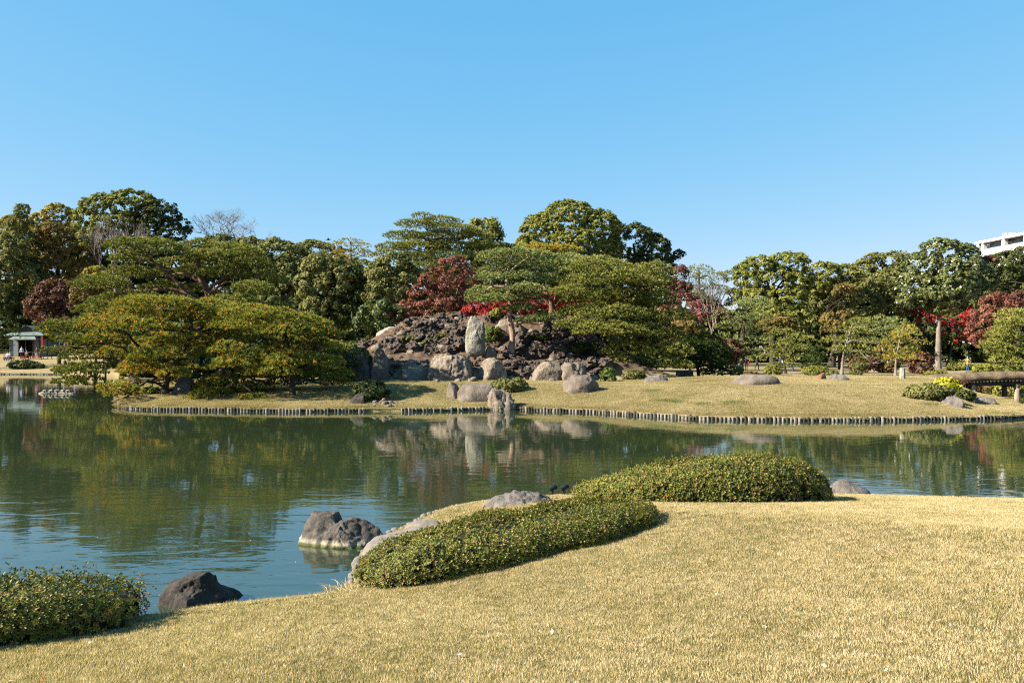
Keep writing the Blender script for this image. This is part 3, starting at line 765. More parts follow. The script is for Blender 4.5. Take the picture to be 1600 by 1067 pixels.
# --- big stones
K = dict(amp=.05, fine=.03, cuts=20, box=.6, cutmin=.60)
boulder('boulder', 'long low brown boulder in the retaining wall left of the pale rugged boulder', RM_brown, 614, 680, 563, 589, seed=21, d=50.6, **K)
boulder('boulder', 'large pale rugged boulder in the retaining wall below the standing stone', RM_tan, 668, 737, 556, 596, seed=22, d=50.2, amp=.07, fine=.05, cuts=11, sub=5, ridges=.10, box=.8)
boulder('boulder', 'rounded cracked boulder right of the large pale rugged boulder', RM_tan, 746, 798, 558, 595, seed=23, d=50.2, ridges=.12, **K)
boulder('boulder', 'flat-faced grey boulder in the wall below the lava slope', RM_tan, 832, 880, 566, 593, seed=24, d=50.2, amp=.04, fine=.03, cuts=12, box=.8)
boulder('boulder', 'square grey boulder with white veins at the right end of the wall', RM_tan, 876, 925, 560, 593, seed=25, d=50.0, ridges=.14, **K)
boulder('boulder', 'low broad brown boulder on the lawn in front of the square grey boulder', RM_brown, 881, 947, 587, 612, seed=26, ridges=.06, **K)
boulder('boulder', 'rounded boulder half in shade at the left end of the retaining wall', RM_brown, 574, 614, 543, 588, seed=27, d=51, ridges=.1, **K)
boulder('boulder', 'dark shaded boulder left of the half-shaded rounded one', RM_lava, 540, 582, 552, 590, seed=28, d=51, **K)
boulder('boulder', 'small pointed brown boulder at the left end of the long shore boulder', RM_brown, 696, 722, 597, 622, seed=29, **K)
boulder('boulder', 'long smooth tan boulder lying on the lawn above the shore piles', RM_brown, 714, 778, 602, 626, seed=30, amp=.03, fine=.015, cuts=8, box=.8)
boulder('boulder', 'pale split boulder standing in the water among the shore piles', RM_tan, 761, 807, 609, 641, seed=61, d=38.2, ridges=.14, amp=.05, fine=.03, cuts=15, cutmin=.6, box=.8)
boulder('boulder', 'pale slab with a dark crack on the left shoulder of the hill', RM_pale, 586, 622, 511, 529, seed=32, d=60, cuts=12, amp=.03, fine=.03, cutmin=.6, box=.8)
boulder('boulder', 'broad pale slab on the hill behind the middle pine trunk', RM_tan, 770, 832, 500, 530, seed=33, d=58.4, ridges=.1, cuts=11, amp=.05, fine=.04, cutmin=.6, box=.8)
boulder('boulder', 'low grey rock on the hill right of the standing stone', RM_tan, 757, 776, 541, 555, seed=34, d=54.4, **K)
boulder('boulder', 'long flat brown boulder on the lawn under the round dark pine', RM_brown, 1146, 1219, 588, 600, seed=35, amp=.05, fine=.03, cuts=8, box=.8)
boulder('boulder', 'small pale stone at the foot of the wide leaning pine', RM_pale, 930, 950, 536, 549, seed=36, d=57, **K)
boulder('boulder', 'low dark rock in shade left of the round dark pine', RM_layer, 1003, 1052, 586, 596, seed=37, **K)
boulder('boulder', 'jagged dark rock under the round dark pine', RM_layer, 1052, 1092, 576, 594, seed=38, d=59, ridges=.1, **K)
boulder('boulder', 'dark lumpy rock below the yellow shrub on the right lawn', RM_layer, 1464, 1512, 622, 634, seed=39, ridges=.06, **K)
boulder('boulder', 'flat grey rock on the shore under the bridge', RM_layer, 1514, 1562, 623, 631, seed=51, **K)
boulder('boulder', 'small dark rock at the water beside the farther bridge posts', RM_dark, 1555, 1580, 625, 635, seed=52, d=44.6, **K)
boulder('boulder', 'rock coloured dark for the deep shade beside the dark island azalea', RM_black, 545, 572, 616, 630, seed=53, **K)  # blue-grey rock, its shade put into the blackish material
boulder('boulder', 'grey craggy rock under the low golden pine on the island', RM_layer, 262, 302, 590, 615, seed=54, ridges=.08, **K)
boulder('boulder', 'pale mossy rock showing between the low pine branches', RM_tan, 302, 332, 588, 606, seed=55, **K)
boulder('boulder', 'reddish rock beside the clipped shrubs on the far lawn', RM_red, 1273, 1293, 585, 593, seed=56, **K)
boulder('boulder', 'dark flat rock right of the reddish rock on the far lawn', RM_layer, 1292, 1328, 588, 594, seed=57, **K)
# standing stone: a tall shouldered slab
rock('standing_stone', 'tall pale standing stone on the rockery terrace', RM_stele, (px2x(742.5, 54.4), 54.4, px2z(523, 54.4)),
     [((0, 0, -.25), (.64, .38, 1.15)), ((-.10, 0, .45), (.38, .28, .95)), ((.24, 0, .10), (.38, .28, .98)), ((0, 0, -.8), (.64, .4, .75))], seed=62, cuts=10, amp=.035, fine=.02, sub=5, cutmin=.80, ridges=.07, freq=2.8, box=.35, cat='stone')
# pebbly landing stones in the piling
ls = thing('landing_stones', 'heap of pale rounded stones breaking the line of shore piles', 'stones', (px2x(600, 38.2), 38.2, 0))
_lm = [rock_mesh('landing_stone', [((0, 0, 0), (1, .8, .6))], seed=70 + i, sub=2, cuts=5) for i in range(4)]
for m_ in _lm: m_.materials.append(RM_tan)
for i in range(52):
    t = random.random(); px = 572 + 54 * t; s_ = random.uniform(.12, .22); d = 38.0 + random.uniform(-.2, .7)
    o = bpy.data.objects.new('landing_stone', random.choice(_lm)); o.scale = (s_, s_, s_ * .9); o.location = (px2x(px, d) - px2x(600, 38.2), d - 38.2, .06 + .26 * math.sin(t * math.pi) * random.random() + max(0, d - 38) * .3); o.rotation_euler = (random.uniform(-.3, .3), 0, random.uniform(0, 6)); link(o, ls)

# --- lava stones over the hill
rk = thing('lava_rockery', 'dark lava stones heaped over the slope of the rockery hill', 'rockery', (0, 57, 3.0))
_lv = [rock_mesh('lava_stone', [((0, 0, 0), (1, .85, .8)), ((.4, 0, .2), (.55, .5, .5))], seed=80 + i, sub=3, cuts=7, amp=.26, fine=.24, freq=2.8) for i in range(7)]
for m_ in _lv: m_.materials.append(RM_lava); m_.shade_flat()
zones = [  # px0, px1, py0, py1, count, size
    (636, 728, 494, 520, 52, .30), (640, 730, 518, 550, 56, .36), (758, 800, 492, 505, 10, .30), (800, 878, 526, 557, 44, .42), (868, 950, 520, 558, 42, .42), (848, 930, 496, 524, 28, .32),
    (796, 842, 556, 590, 26, .36), (606, 620, 560, 590, 6, .4), (664, 674, 560, 592, 6, .36), (735, 748, 562, 594, 8, .36), (874, 884, 562, 592, 5, .36), (920, 945, 562, 596, 10, .38), (545, 580, 570, 596, 10, .36), (600, 645, 524, 552, 10, .34), (548, 610, 530, 560, 14, .38), (762, 800, 540, 556, 5, .3), (900, 985, 560, 590, 12, .4)]
for a, b, c, d_, n, sz in zones:
    for i in range(n):
        px, py = random.uniform(a, b), random.uniform(c, d_); g = G(px, py, lo=47)
        if g[1] > 75: continue
        if abs(px - 743) < 17: continue
        s_ = sz * random.choice([.45, .6, .8, 1.0, 1.5]) * random.uniform(.8, 1.15)
        o = bpy.data.objects.new('lava_stone', random.choice(_lv)); o.scale = (s_ * random.uniform(.8, 1.3), s_, s_ * random.uniform(.6, 1.0)); o.location = (g[0], g[1] - 57, g[2] - 3.0 + s_ * .15)
        o.rotation_euler = (random.uniform(-.5, .5), random.uniform(-.5, .5), random.uniform(0, 6)); link(o, rk)

# lighter angular stones among the lava
_gs = [rock_mesh('light_stone', [((0, 0, 0), (1, .8, .75))], seed=120 + i, sub=3, cuts=12, amp=.06, fine=.05, box=.7, cutmin=.6) for i in range(5)]
for m_ in _gs: m_.materials.append(RM_tan)
for px, py, s_ in ((612, 535, .5), (628, 522, .4), (650, 508, .45), (676, 503, .35), (700, 512, .4), (716, 500, .3), (660, 540, .35), (690, 546, .4), (722, 538, .35), (766, 548, .4), (786, 546, .35), (815, 548, .4), (838, 540, .45), (862, 548, .4), (884, 536, .4),
                   (905, 545, .45), (925, 530, .5), (850, 508, .5), (880, 512, .45), (905, 520, .4), (835, 520, .4), (812, 533, .35), (940, 552, .4), (590, 545, .5), (565, 548, .5), (640, 552, .3), (870, 556, .35), (812, 568, .3), (824, 578, .35)):
    g = G(px, py, lo=47); o = bpy.data.objects.new('light_stone', random.choice(_gs)); o.scale = (s_ * random.uniform(.9, 1.4), s_, s_ * random.uniform(.7, 1.0)); o.location = (g[0], g[1] - 57, g[2] - 3.0 + s_ * .2); o.rotation_euler = (random.uniform(-.3, .3), random.uniform(-.3, .3), random.uniform(0, 6)); link(o, rk)
for px, py, s_ in ((618, 588, .28), (626, 590, .2), (672, 594, .3), (682, 597, .18), (739, 596, .3), (748, 594, .22), (800, 594, .32), (811, 592, .26), (822, 593, .3), (830, 594, .2), (880, 594, .26), (926, 594, .34), (936, 592, .3), (946, 590, .26), (958, 592, .2), (606, 588, .3), (560, 590, .34), (548, 588, .26), (716, 597, .2), (864, 596, .2), (700, 556, .3), (752, 556, .3), (864, 564, .3), (892, 558, .32)):
    g = G(px, py, lo=42); o = bpy.data.objects.new('light_stone', random.choice(_gs)); o.scale = (s_ * random.uniform(.9, 1.5), s_, s_ * random.uniform(.7, 1.3)); o.location = (g[0], g[1] - 57, g[2] - 3.0 + s_ * .25); o.rotation_euler = (random.uniform(-.3, .3), random.uniform(-.3, .3), random.uniform(0, 6)); link(o, rk)
# rubble between the stones: hundreds of small pieces, one mesh
_V, _F = [], []; _off = 0
_lo = [rock_mesh('rubble', [((0, 0, 0), (1, .8, .7))], seed=95 + i, sub=1, cuts=4, amp=.2, fine=.1) for i in range(4)]
_lo = [(np.array([v.co for v in m_.vertices]), np.array([list(p.vertices) for p in m_.polygons])) for m_ in _lo]
_x = rng.uniform(-13, 8.5, 9000); _y = rng.uniform(50.5, 64, 9000); _z = isl_z(_x, _y); _px = CX + _x / _y * F
_pt = CY - (_z - H) / _y * F
_ok = (_z > 1.9) & (_px > 560) & (_px < 962) & (fbm(np.stack([_x * .8, _y * .8, 0 * _x], -1), 3) > -.12) & ~((_pt > 551) & (_pt < 559) & (rng.uniform(0, 1, 9000) < .75)) & (_px > 640 - (_pt - 494) * 1.2)
for x_, y_, z_ in list(zip(_x[_ok], _y[_ok], _z[_ok]))[:2300]:
    v, f = random.choice(_lo); s_ = random.choice([.06, .09, .13, .19]); an = random.uniform(0, 6.28); ca, sa = math.cos(an), math.sin(an)
    vv = v * s_ @ np.array([[ca, sa, 0], [-sa, ca, 0], [0, 0, 1]]) + np.array([x_, y_ - 57, z_ - 3.0]); _V.append(vv); _F.append(f + _off); _off += len(v)
mobj('rubble', mesh_np('rubble', np.vstack(_V), np.vstack(_F)), RM_lava, rk, kind='stuff')

# ================================================================== trees
bark_pine = noise_mat('red_pine_bark', [(0.3, (0.0638, 0.0351, 0.0224)), (0.55, (0.1530, 0.0892, 0.0574)), (0.75, (0.2550, 0.1721, 0.1148))], 5, bump=.9, bscale=14, bdist=.05, stretch=(1, 1, .4))
bark_sun = noise_mat('sunlit_pine_bark', [(0.3, (0.16, 0.11, 0.08)), (0.55, (0.30, 0.215, 0.155)), (0.75, (0.42, 0.33, 0.25))], 4, bump=.9, bscale=12, bdist=.05, stretch=(1, 1, .4))  # paler copy of the pine bark, sunlight put into its colour
bark_dark = noise_mat('dark_bark', [(0.3, (0.0225, 0.0180, 0.0142)), (0.7, (0.0750, 0.0600, 0.0465))], 3, bump=.8, bscale=12, bdist=.05, stretch=(1, 1, .35))
bark_pale = noise_mat('pale_bark', [(0.3, (0.1125, 0.0900, 0.0675)), (0.7, (0.2475, 0.2081, 0.1688))], 3, bump=.8, bscale=9, bdist=.05, stretch=(1, 1, .3))
bark_grey = noise_mat('grey_twig_bark', [(0.3, (0.1500, 0.1162, 0.1050)), (0.7, (0.2850, 0.2325, 0.2100))], 3)

def LM(name, dark, mid, light, accent=None, trans=.22, rough=.6, spec=.08):
    st = [(0.0, dark), (0.45, mid), (0.85, light)]
    if accent: st = [(0.0, dark), (0.4, mid), (0.80, light), (0.86, accent), (1.0, accent)]
    return leaf_mat(name, st, trans, rough, spec)
L_camphor = LM('camphor_leaf', (0.0561, 0.0716, 0.0145), (0.1549, 0.1674, 0.0349), (0.2662, 0.2604, 0.0619))
L_olive = LM('olive_leaf', (0.0474, 0.0571, 0.0174), (0.1297, 0.1365, 0.0426), (0.2295, 0.2168, 0.0803))
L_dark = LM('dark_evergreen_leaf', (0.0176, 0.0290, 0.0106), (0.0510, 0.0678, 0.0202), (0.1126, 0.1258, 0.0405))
L_blue = LM('glossy_evergreen_leaf', (0.0229, 0.0405, 0.0132), (0.0678, 0.0994, 0.0290), (0.1522, 0.1804, 0.0678), rough=.45, spec=.15)
L_yelg = LM('yellow_green_leaf', (0.0616, 0.0730, 0.0132), (0.1637, 0.1690, 0.0334), (0.2816, 0.2649, 0.0616))
L_gold = LM('golden_leaf', (0.1144, 0.0880, 0.0106), (0.2464, 0.1936, 0.0264), (0.4048, 0.3344, 0.0528))
L_rust = LM('rust_leaf', (0.0528, 0.0422, 0.0141), (0.1320, 0.1012, 0.0317), (0.2376, 0.1760, 0.0528), (0.2464, 0.1232, 0.0396))
L_brown = LM('russet_leaf', (0.0396, 0.0211, 0.0158), (0.1056, 0.0484, 0.0352), (0.1936, 0.0968, 0.0660))
L_crim = LM('dull_red_maple_leaf', (0.0628, 0.0228, 0.0178), (0.1776, 0.0684, 0.0506), (0.3240, 0.1496, 0.1014))
L_red = LM('bright_red_maple_leaf', (0.0858, 0.0069, 0.0077), (0.2376, 0.0229, 0.0232), (0.4092, 0.0686, 0.0484))
L_pink = LM('pinkish_maple_leaf', (0.0792, 0.0264, 0.0264), (0.1848, 0.0660, 0.0598), (0.3168, 0.1496, 0.1276))
L_bright = LM('bright_green_leaf', (0.0308, 0.0528, 0.0106), (0.0792, 0.1144, 0.0264), (0.1584, 0.2024, 0.0440))
L_lime = LM('yellow_shrub_leaf', (0.1750, 0.1680, 0.0070), (0.3850, 0.3640, 0.0210), (0.5600, 0.5180, 0.0420))
P_green = LM('pine_needle', (0.0539, 0.0716, 0.0158), (0.1595, 0.1801, 0.0387), (0.2904, 0.2846, 0.0695), trans=.12)
P_blue = LM('blue_pine_needle', (0.0611, 0.0864, 0.0276), (0.1669, 0.2087, 0.0631), (0.3191, 0.3376, 0.1263), trans=.12)
P_gold = leaf_mat('golden_pine_needle', [(0.0, (0.0437, 0.0596, 0.0120)), (.30, (0.1531, 0.1789, 0.0277)), (.62, (0.2842, 0.2873, 0.0601)), (.74, (0.4372, 0.2710, 0.0416)), (1.0, (0.6339, 0.2819, 0.0370))], .25)
P_dark = LM('dark_pine_needle', (0.0132, 0.0290, 0.0088), (0.0405, 0.0678, 0.0176), (0.0898, 0.1241, 0.0317), trans=.15)

def broad_geo(blobs, D, leaf, dens, clump, seed, shape='leaf', shell=1.0, fillin=.12, quad=False, dy=0.0):
    """blobs: (px, py, rx, ry[, depth offset m]) in photo pixels at distance D -> leaf faces in leafy clumps over each blob"""
    rs = np.random.default_rng(seed); B = []
    for b in blobs:
        o = b[4] if len(b) > 4 else 0.0; B.append((np.array([px2x(b[0], D), D + o + dy, px2z(b[1], D)]), np.array([S(b[2], D), (S(b[2], D) + S(b[3], D)) * .5, S(b[3], D)])))
    C, Nn, Rr = [], [], []
    for (c, r) in B:
        area = 4 * math.pi * ((r[0] * r[1]) ** 1.6 / 3 + (r[0] * r[2]) ** 1.6 / 3 + (r[1] * r[2]) ** 1.6 / 3) ** (1 / 1.6)
        m = int(area / (math.pi * clump ** 2) * dens) + 3
        d = rs.normal(size=(m, 3)); d /= np.linalg.norm(d, axis=1, keepdims=True); d[:, 2] = np.where(rs.uniform(0, 1, m) < .35, np.abs(d[:, 2]), d[:, 2])
        lump = 1 + .14 * fbm(d * 2.4 + seed + c, 3)
        k = rs.uniform(.86, 1.03, m) * lump; q = c + d * r * k[:, None]
        inn = rs.uniform(0, 1, m) < fillin; q[inn] = c + (d * r * rs.uniform(.35, .85, m)[:, None])[inn]
        far_ = (d[:, 1] > .45) & (rs.uniform(0, 1, m) < .55)
        ok = ~far_
        for (c2, r2) in B:
            if c2 is c: continue
            ok &= ((((q - c2) / r2) ** 2).sum(1) > .62)
        q, d = q[ok], d[ok]; n = d / r; n /= np.linalg.norm(n, axis=1, keepdims=True)
        C.append(q); Nn.append(n); Rr.append(clump * rs.uniform(.65, 1.25, len(q)))
    C = np.vstack(C); Nn = np.vstack(Nn); Rr = np.concatenate(Rr)
    per = max(6, int(14 * (clump / leaf) ** 2 * shell))
    n = len(C) * per
    d = rs.normal(size=(n, 3)); d /= np.linalg.norm(d, axis=1, keepdims=True)
    N3 = np.repeat(Nn, per, 0); d = d + N3 * .55 + np.array([0, 0, .25]); d /= np.linalg.norm(d, axis=1, keepdims=True)
    rad = np.repeat(Rr, per)[:, None] * (rs.uniform(.45, 1.08, n)[:, None])
    P = np.repeat(C, per, 0) + d * rad * np.array([1, 1, .78])
    nr = d * .8 + N3 * .25 + rs.normal(size=(n, 3)) * .42 + np.array([0, 0, .2])
    sz = leaf * rs.uniform(.6, 1.4, n)
    V, Fc, k = leaf_geo(P, nr, sz, .75, quad)
    cl = np.repeat(rs.normal(.5, .13, len(C)), per) + .22 * fbm(P * (.5 / max(clump, .3)) + seed, 2) + rs.normal(size=n) * .10
    return V, Fc, np.repeat(np.clip(cl, 0, 1), k)

def limbs(base, targets, r0, mat_root, trunk_top, n_bow=.12, seed=0, sides=7, rmin=.03):
    """tapered limbs from the trunk to crown points"""
    rs = np.random.default_rng(seed); mb = MB(); base = np.array(base); tt = np.array(trunk_top)
    for t in targets:
        t = np.array(t); f = rs.uniform(.45, .98); s = base + (tt - base) * f; L_ = np.linalg.norm(t - s); r = max(rmin, r0 * .42 * min(1, L_ / 5))
        m1 = s + (t - s) * .4 + np.array([rs.normal(), rs.normal(), abs(rs.normal()) * .3 + .3]) * L_ * n_bow; m2 = s + (t - s) * .75 + rs.normal(size=3) * L_ * n_bow * .5
        mb.tube(curve([s, m1, m2, t], 9), np.linspace(r, rmin * .6, 9), 5, cap=False)
    return mb

def broad(name, label, D, blobs, mat, px_base=None, leaf=.25, dens=1.5, clump=.43, seed=1, bark=None, trunk_r=.35, py_split=None, trunk=True, group=None, cat='tree', shell=1.0, fillin=.12, nl=8, mats=None, tpts=None, quad=False):
    bark = bark or bark_dark
    bx = px_base if px_base is not None else float(np.mean([b[0] for b in blobs])); b = At(bx, D)
    root = thing(name, label, cat, tuple(map(float, b)), group); loc = np.array(b)
    if mats is None: mats = [(mat, blobs)]
    for i, (mm, bl) in enumerate(mats):
        V, Fc, rn = broad_geo(bl, D, leaf, dens, clump, seed + i, shell=shell, fillin=fillin, quad=quad)
        ok = V[:, 2] > b[2] - .2
        mobj('crown', mesh_np('crown', V - loc, Fc, rn), mm, root, kind='stuff')
    if trunk:
        big = sorted(blobs, key=lambda q: -q[2] * q[3])
        top = W(big[0][0], big[0][1] + big[0][3] * .1, D)
        pts = [b - np.array([0, 0, .3])] + ([W(x, y, D) for x, y in tpts] if tpts else [b + (top - b) * .35 + np.array([random.uniform(-.4, .4), random.uniform(-.3, .3), 0]), b + (top - b) * .7 + np.array([random.uniform(-.5, .5), 0, 0])]) + [top]
        cu = curve(pts, 12); rad = np.linspace(trunk_r, trunk_r * .35, 12); rad[0] *= 1.5; rad[1] *= 1.15
        v, f = tube_arrays(cu, rad, 9); v = v + (fbm(v * 2.2, 3) * trunk_r * .25)[:, None] * np.array([1, 1, 0])
        mb = MB(); mb.add(v - loc, f); mobj('trunk', mb.mesh('trunk', smooth=True), bark, root)
        tg = []
        rs = np.random.default_rng(seed + 99)
        for k in range(nl):
            q = big[k % len(big)]; o = q[4] if len(q) > 4 else 0; a = rs.uniform(0, 6.28)
            tg.append(W(q[0] + math.cos(a) * q[2] * .75, q[1] + math.sin(a) * q[3] * .6, D) + np.array([0, o + rs.uniform(-.5, .5) * S(q[2], D), 0]))
        mb = limbs(cu[4], tg, trunk_r, None, cu[-1], seed=seed)
        mobj('limbs', mb.mesh('limbs', tuple(loc), smooth=True), bark, root)
    return root

def pine_pads(pads, D, seed, spacing=.155, ln=.185, needles=15, wd=.023, gold=None, lumps=.42, under=.26, thick=1.0, ysq=.95):
    """pads: (px, py, rx, ry[, depth offset]) -> tufts of upward-fanning needles over lens-shaped pads"""
    rs = np.random.default_rng(seed); T, TN, TG = [], [], []
    for b in pads:
        o = b[4] if len(b) > 4 else 0.0; c = np.array([px2x(b[0], D), D + o, px2z(b[1], D)]); rx, rz = S(b[2], D) * 1.12, S(b[3], D) * 1.3; ry = max(rx * ysq, rz)
        n = int(math.pi * rx * ry / spacing ** 2 * 1.25) + 4
        a = rs.uniform(0, 2 * math.pi, n); r = np.sqrt(rs.uniform(0, 1, n)); edge = 1 + .28 * fbm(np.stack([np.cos(a) * 1.7, np.sin(a) * 1.7, 0 * a + seed + b[0]], -1), 3)
        x, y = np.cos(a) * r * rx * edge, np.sin(a) * r * ry * edge
        up = np.sqrt(np.clip(1 - r ** 2, 0, 1)); lump = fbm(np.stack([x / rx * 2.6 + c[0], y / ry * 2.6, 0 * x + seed], -1), 3)
        z = rz * (up * .95 * thick + lump * lumps * 1.5 - .35) + rs.normal(size=n) * rz * .10 - rz * .25 * r ** 3
        nn = np.stack([x / rx * .7, y / ry * .7, .55 + up], -1)
        un = rs.uniform(0, 1, n) < under; z = np.where(un, -rz * (up * .35 * rs.uniform(0, 1, n) + .25), z); nn[un, 2] *= .15
        T.append(c + np.stack([x, y, z], -1)); TN.append(nn); g = np.zeros(n) if gold is None else gold(c[0] + x, c[2] + z, D); TG.append(g + np.where(un, .06, 0))
    T = np.vstack(T); TN = np.vstack(TN); TG = np.concatenate(TG); TN /= np.linalg.norm(TN, axis=1, keepdims=True)
    n = len(T); TN = TN + rs.normal(size=(n, 3)) * .22; TN /= np.linalg.norm(TN, axis=1, keepdims=True)
    C = np.repeat(T, needles, 0); Nn = np.repeat(TN, needles, 0); m = len(C)
    dr = Nn + rdir(m) * .72; dr /= np.linalg.norm(dr, axis=1, keepdims=True)
    side = np.cross(dr, Nn * .9 + rs.normal(size=(m, 3)) * .45); side /= np.linalg.norm(side, axis=1, keepdims=True)
    l = ln * rs.uniform(.6, 1.25, m)[:, None]; w = wd * rs.uniform(.7, 1.3, m)[:, None]
    # start a bit away from the twig so a tuft reads as a brush
    V = np.stack([C - side * w, C + side * w, C + dr * l], 1).reshape(-1, 3)
    base = rs.normal(.5, .14, n) + .22 * fbm(T * 1.1 + seed, 2) + .12 * TN[:, 2]
    col = np.clip(base * (.78 if gold is not None else 1), 0, .62 if gold is not None else 1)
    is_g = rs.uniform(0, 1, n) < TG; col = np.where(is_g, rs.uniform(.68, 1, n), col)
    cv = np.repeat(col, needles) + rs.normal(size=m) * .05
    return V, np.arange(m * 3).reshape(m, 3), np.repeat(np.clip(cv, 0, 1), 3), T

def pine(name, label, D, pads, mat, trunks, trunk_r=.22, seed=1, limb_from=None, bark=None, group=None, cat='pine tree', base_px=None, nlimbs=None, limb_r=.07, limb_k=.45, **k):
    """trunks: list of [(px,py[,depth offset])...] polylines, first one starts at the ground"""
    bark = bark or bark_pine
    b = np.array(W(trunks[0][0][0], trunks[0][0][1], D)); b[1] += trunks[0][0][2] if len(trunks[0][0]) > 2 else 0
    root = thing(name, label, cat, tuple(map(float, b)), group)
    V, Fc, rn, T = pine_pads(pads, D, seed, **k)
    mobj('crown', mesh_np('crown', V - b, Fc, rn), mat, root, kind='stuff')
    pts_all = []
    rs = np.random.default_rng(seed + 5)
    for i, tr in enumerate(trunks):
        p = [W(q[0], q[1], D) + np.array([0, q[2] if len(q) > 2 else 0, 0]) for q in tr]; cu = curve(p, 16 if len(p) > 2 else 8); r0 = trunk_r * (1 if i == 0 else limb_k)
        rad = np.linspace(r0, r0 * .35, len(cu)); 
        if i == 0: rad[0] *= 1.45; rad[1] *= 1.15; cu[0, 2] -= .25
        v, f = tube_arrays(cu, rad, 9); v = v + (fbm(v * 3.0, 3) * r0 * .35)[:, None] * np.array([1, 1, 0.2])
        mb = MB(); mb.add(v - b, f); mobj('trunk' if i == 0 else 'limb', mb.mesh('trunk', smooth=True), bark, root); pts_all.append(cu)
    nodes = np.vstack(pts_all)
    # a sinuous limb from the nearest trunk point to each pad
    mb = MB()
    for bb in pads:
        o = bb[4] if len(bb) > 4 else 0.0; t = np.array([px2x(bb[0], D), D + o, px2z(bb[1], D) - S(bb[3], D) * .15])
        dd = np.linalg.norm((nodes - t) * np.array([1, 1, 1.6]), axis=1) + np.where(nodes[:, 2] > t[2], .6, 0); s = nodes[np.argmin(dd)]; L_ = np.linalg.norm(t - s)
        if L_ < .25: continue
        m1 = s + (t - s) * .35 + rs.normal(size=3) * L_ * .10 + np.array([0, 0, L_ * .06]); m2 = s + (t - s) * .7 + rs.normal(size=3) * L_ * .09
        cu = curve([s, m1, m2, t], 10); mb.tube(cu, np.linspace(limb_r * min(1.2, .5 + L_ / 4), .018, 10), 5, cap=False)
        rx = S(bb[2], D)
        for q in range(max(2, int(rx * 1.6))):
            e = t + np.array([rs.uniform(-.8, .8) * rx, rs.uniform(-.6, .6) * rx, rs.uniform(-.1, .35) * S(bb[3], D)]); s2 = cu[rs.integers(5, 9)]
            mb.tube(curve([s2, (s2 + e) / 2 + rs.normal(size=3) * .12, e], 6), np.linspace(.028, .010, 6), 4, cap=False)
    mobj('limbs', mb.mesh('limbs', tuple(b), smooth=True), bark, root, kind='stuff')
    return root

def bare(name, label, D, px, py_base, py_split, w, h, mat=None, seed=1, r=.16, n=1, lv=5, leaves=None, spread=.75, cat='bare tree'):
    """leafless tree: recursive branching in a fan w x h pixels above the split"""
    rs = np.random.default_rng(seed); mat = mat or bark_grey; mb = MB(); b = W(px, py_base, D); tips = []
    hh, ww = S(h, D), S(w, D) / 2; top = W(px, py_split, D)
    mb.tube(curve([b, (b + top) / 2 + np.array([.15, 0, 0]), top], 8), np.linspace(r, r * .75, 8), 7, cap=False)
    def grow(p, d, L_, r_, l):
        e = p + d * L_; m = (p + e) / 2 + rs.normal(size=3) * L_ * .08; mb.tube([p, m, e], [r_, r_ * .82, r_ * .62], 5 if l > 2 else 3, cap=False)
        if l == 0: tips.append(e); return
        for k in range(3 if l > 1 else 3):
            q = d + rs.normal(size=3) * spread * np.array([ww / hh * .9, .7, .45]) + np.array([0, 0, .18]); q /= np.linalg.norm(q); grow(e, q, L_ * rs.uniform(.6, .85), r_ * .6, l - 1)
    for k in range(4):
        d = np.array([(k - 1.5) / 2 * ww / hh * 1.1, rs.normal() * .4, 1.0]); d /= np.linalg.norm(d); grow(top, d, hh * .33, r * .55, lv - 1)
    root = thing(name, label, cat, tuple(map(float, b)))
    mobj('branches', mb.mesh('branches', tuple(map(float, b))), mat, root)
    if leaves is not None:
        T = np.array(tips); T = np.repeat(T, 5, 0) + rs.normal(size=(len(T) * 5, 3)) * .25; T = T[rs.uniform(0, 1, len(T)) < .5]
        V, Fc, k = leaf_geo(T, rs.normal(size=T.shape), .22, .8, False); mobj('crown', mesh_np('crown', V - b, Fc, np.repeat(rs.uniform(0, 1, len(T)), k)), leaves, root, kind='stuff')
    return root
# ------------------------------------------------------------------ pines of the island
def jit(pads, seed, dz=2.0, D=45):
    rs = random.Random(seed); return [(a, b, c, d, e[0] if e else rs.uniform(-dz, dz)) for a, b, c, d, *e in pads]
pine('pine_tree', 'tall layered red pine with a bare forking trunk rising on the left island lawn', 47.5, jit([
    (245, 389, 52, 10), (300, 380, 40, 9), (350, 388, 42, 10), (395, 398, 26, 8), (205, 404, 30, 8), (262, 403, 30, 7, 2.2), (335, 402, 36, 7, -.8), (392, 413, 36, 9), (200, 425, 36, 9),
    (243, 421, 30, 7, 2.2), (300, 420, 24, 6, .5), (352, 428, 34, 8, -.5), (408, 432, 32, 10), (180, 446, 36, 10), (228, 443, 30, 8, 2.2), (288, 446, 22, 6, 2.2), (360, 452, 34, 8, 2.2), (412, 455, 30, 10),
    (165, 468, 40, 10), (215, 464, 34, 8), (140, 482, 34, 9), (262, 462, 24, 6, 2.2), (385, 474, 38, 9), (345, 474, 22, 7, 2.2), (185, 482, 34, 9), (425, 478, 22, 8)], 1, 2.2), P_green,
    [[(346, 606), (350, 560), (338, 505), (328, 470), (312, 430), (307, 400), (309, 388)], [(334, 490), (296, 462), (262, 428), (238, 408), (230, 400)], [(311, 404), (326, 394), (350, 393), (372, 397)],
     [(322, 452), (345, 438), (368, 420)], [(316, 440), (285, 428), (265, 430)], [(292, 460), (262, 452), (225, 455), (200, 452)]], trunk_r=.30, seed=101, limb_r=.08, limb_k=.45)
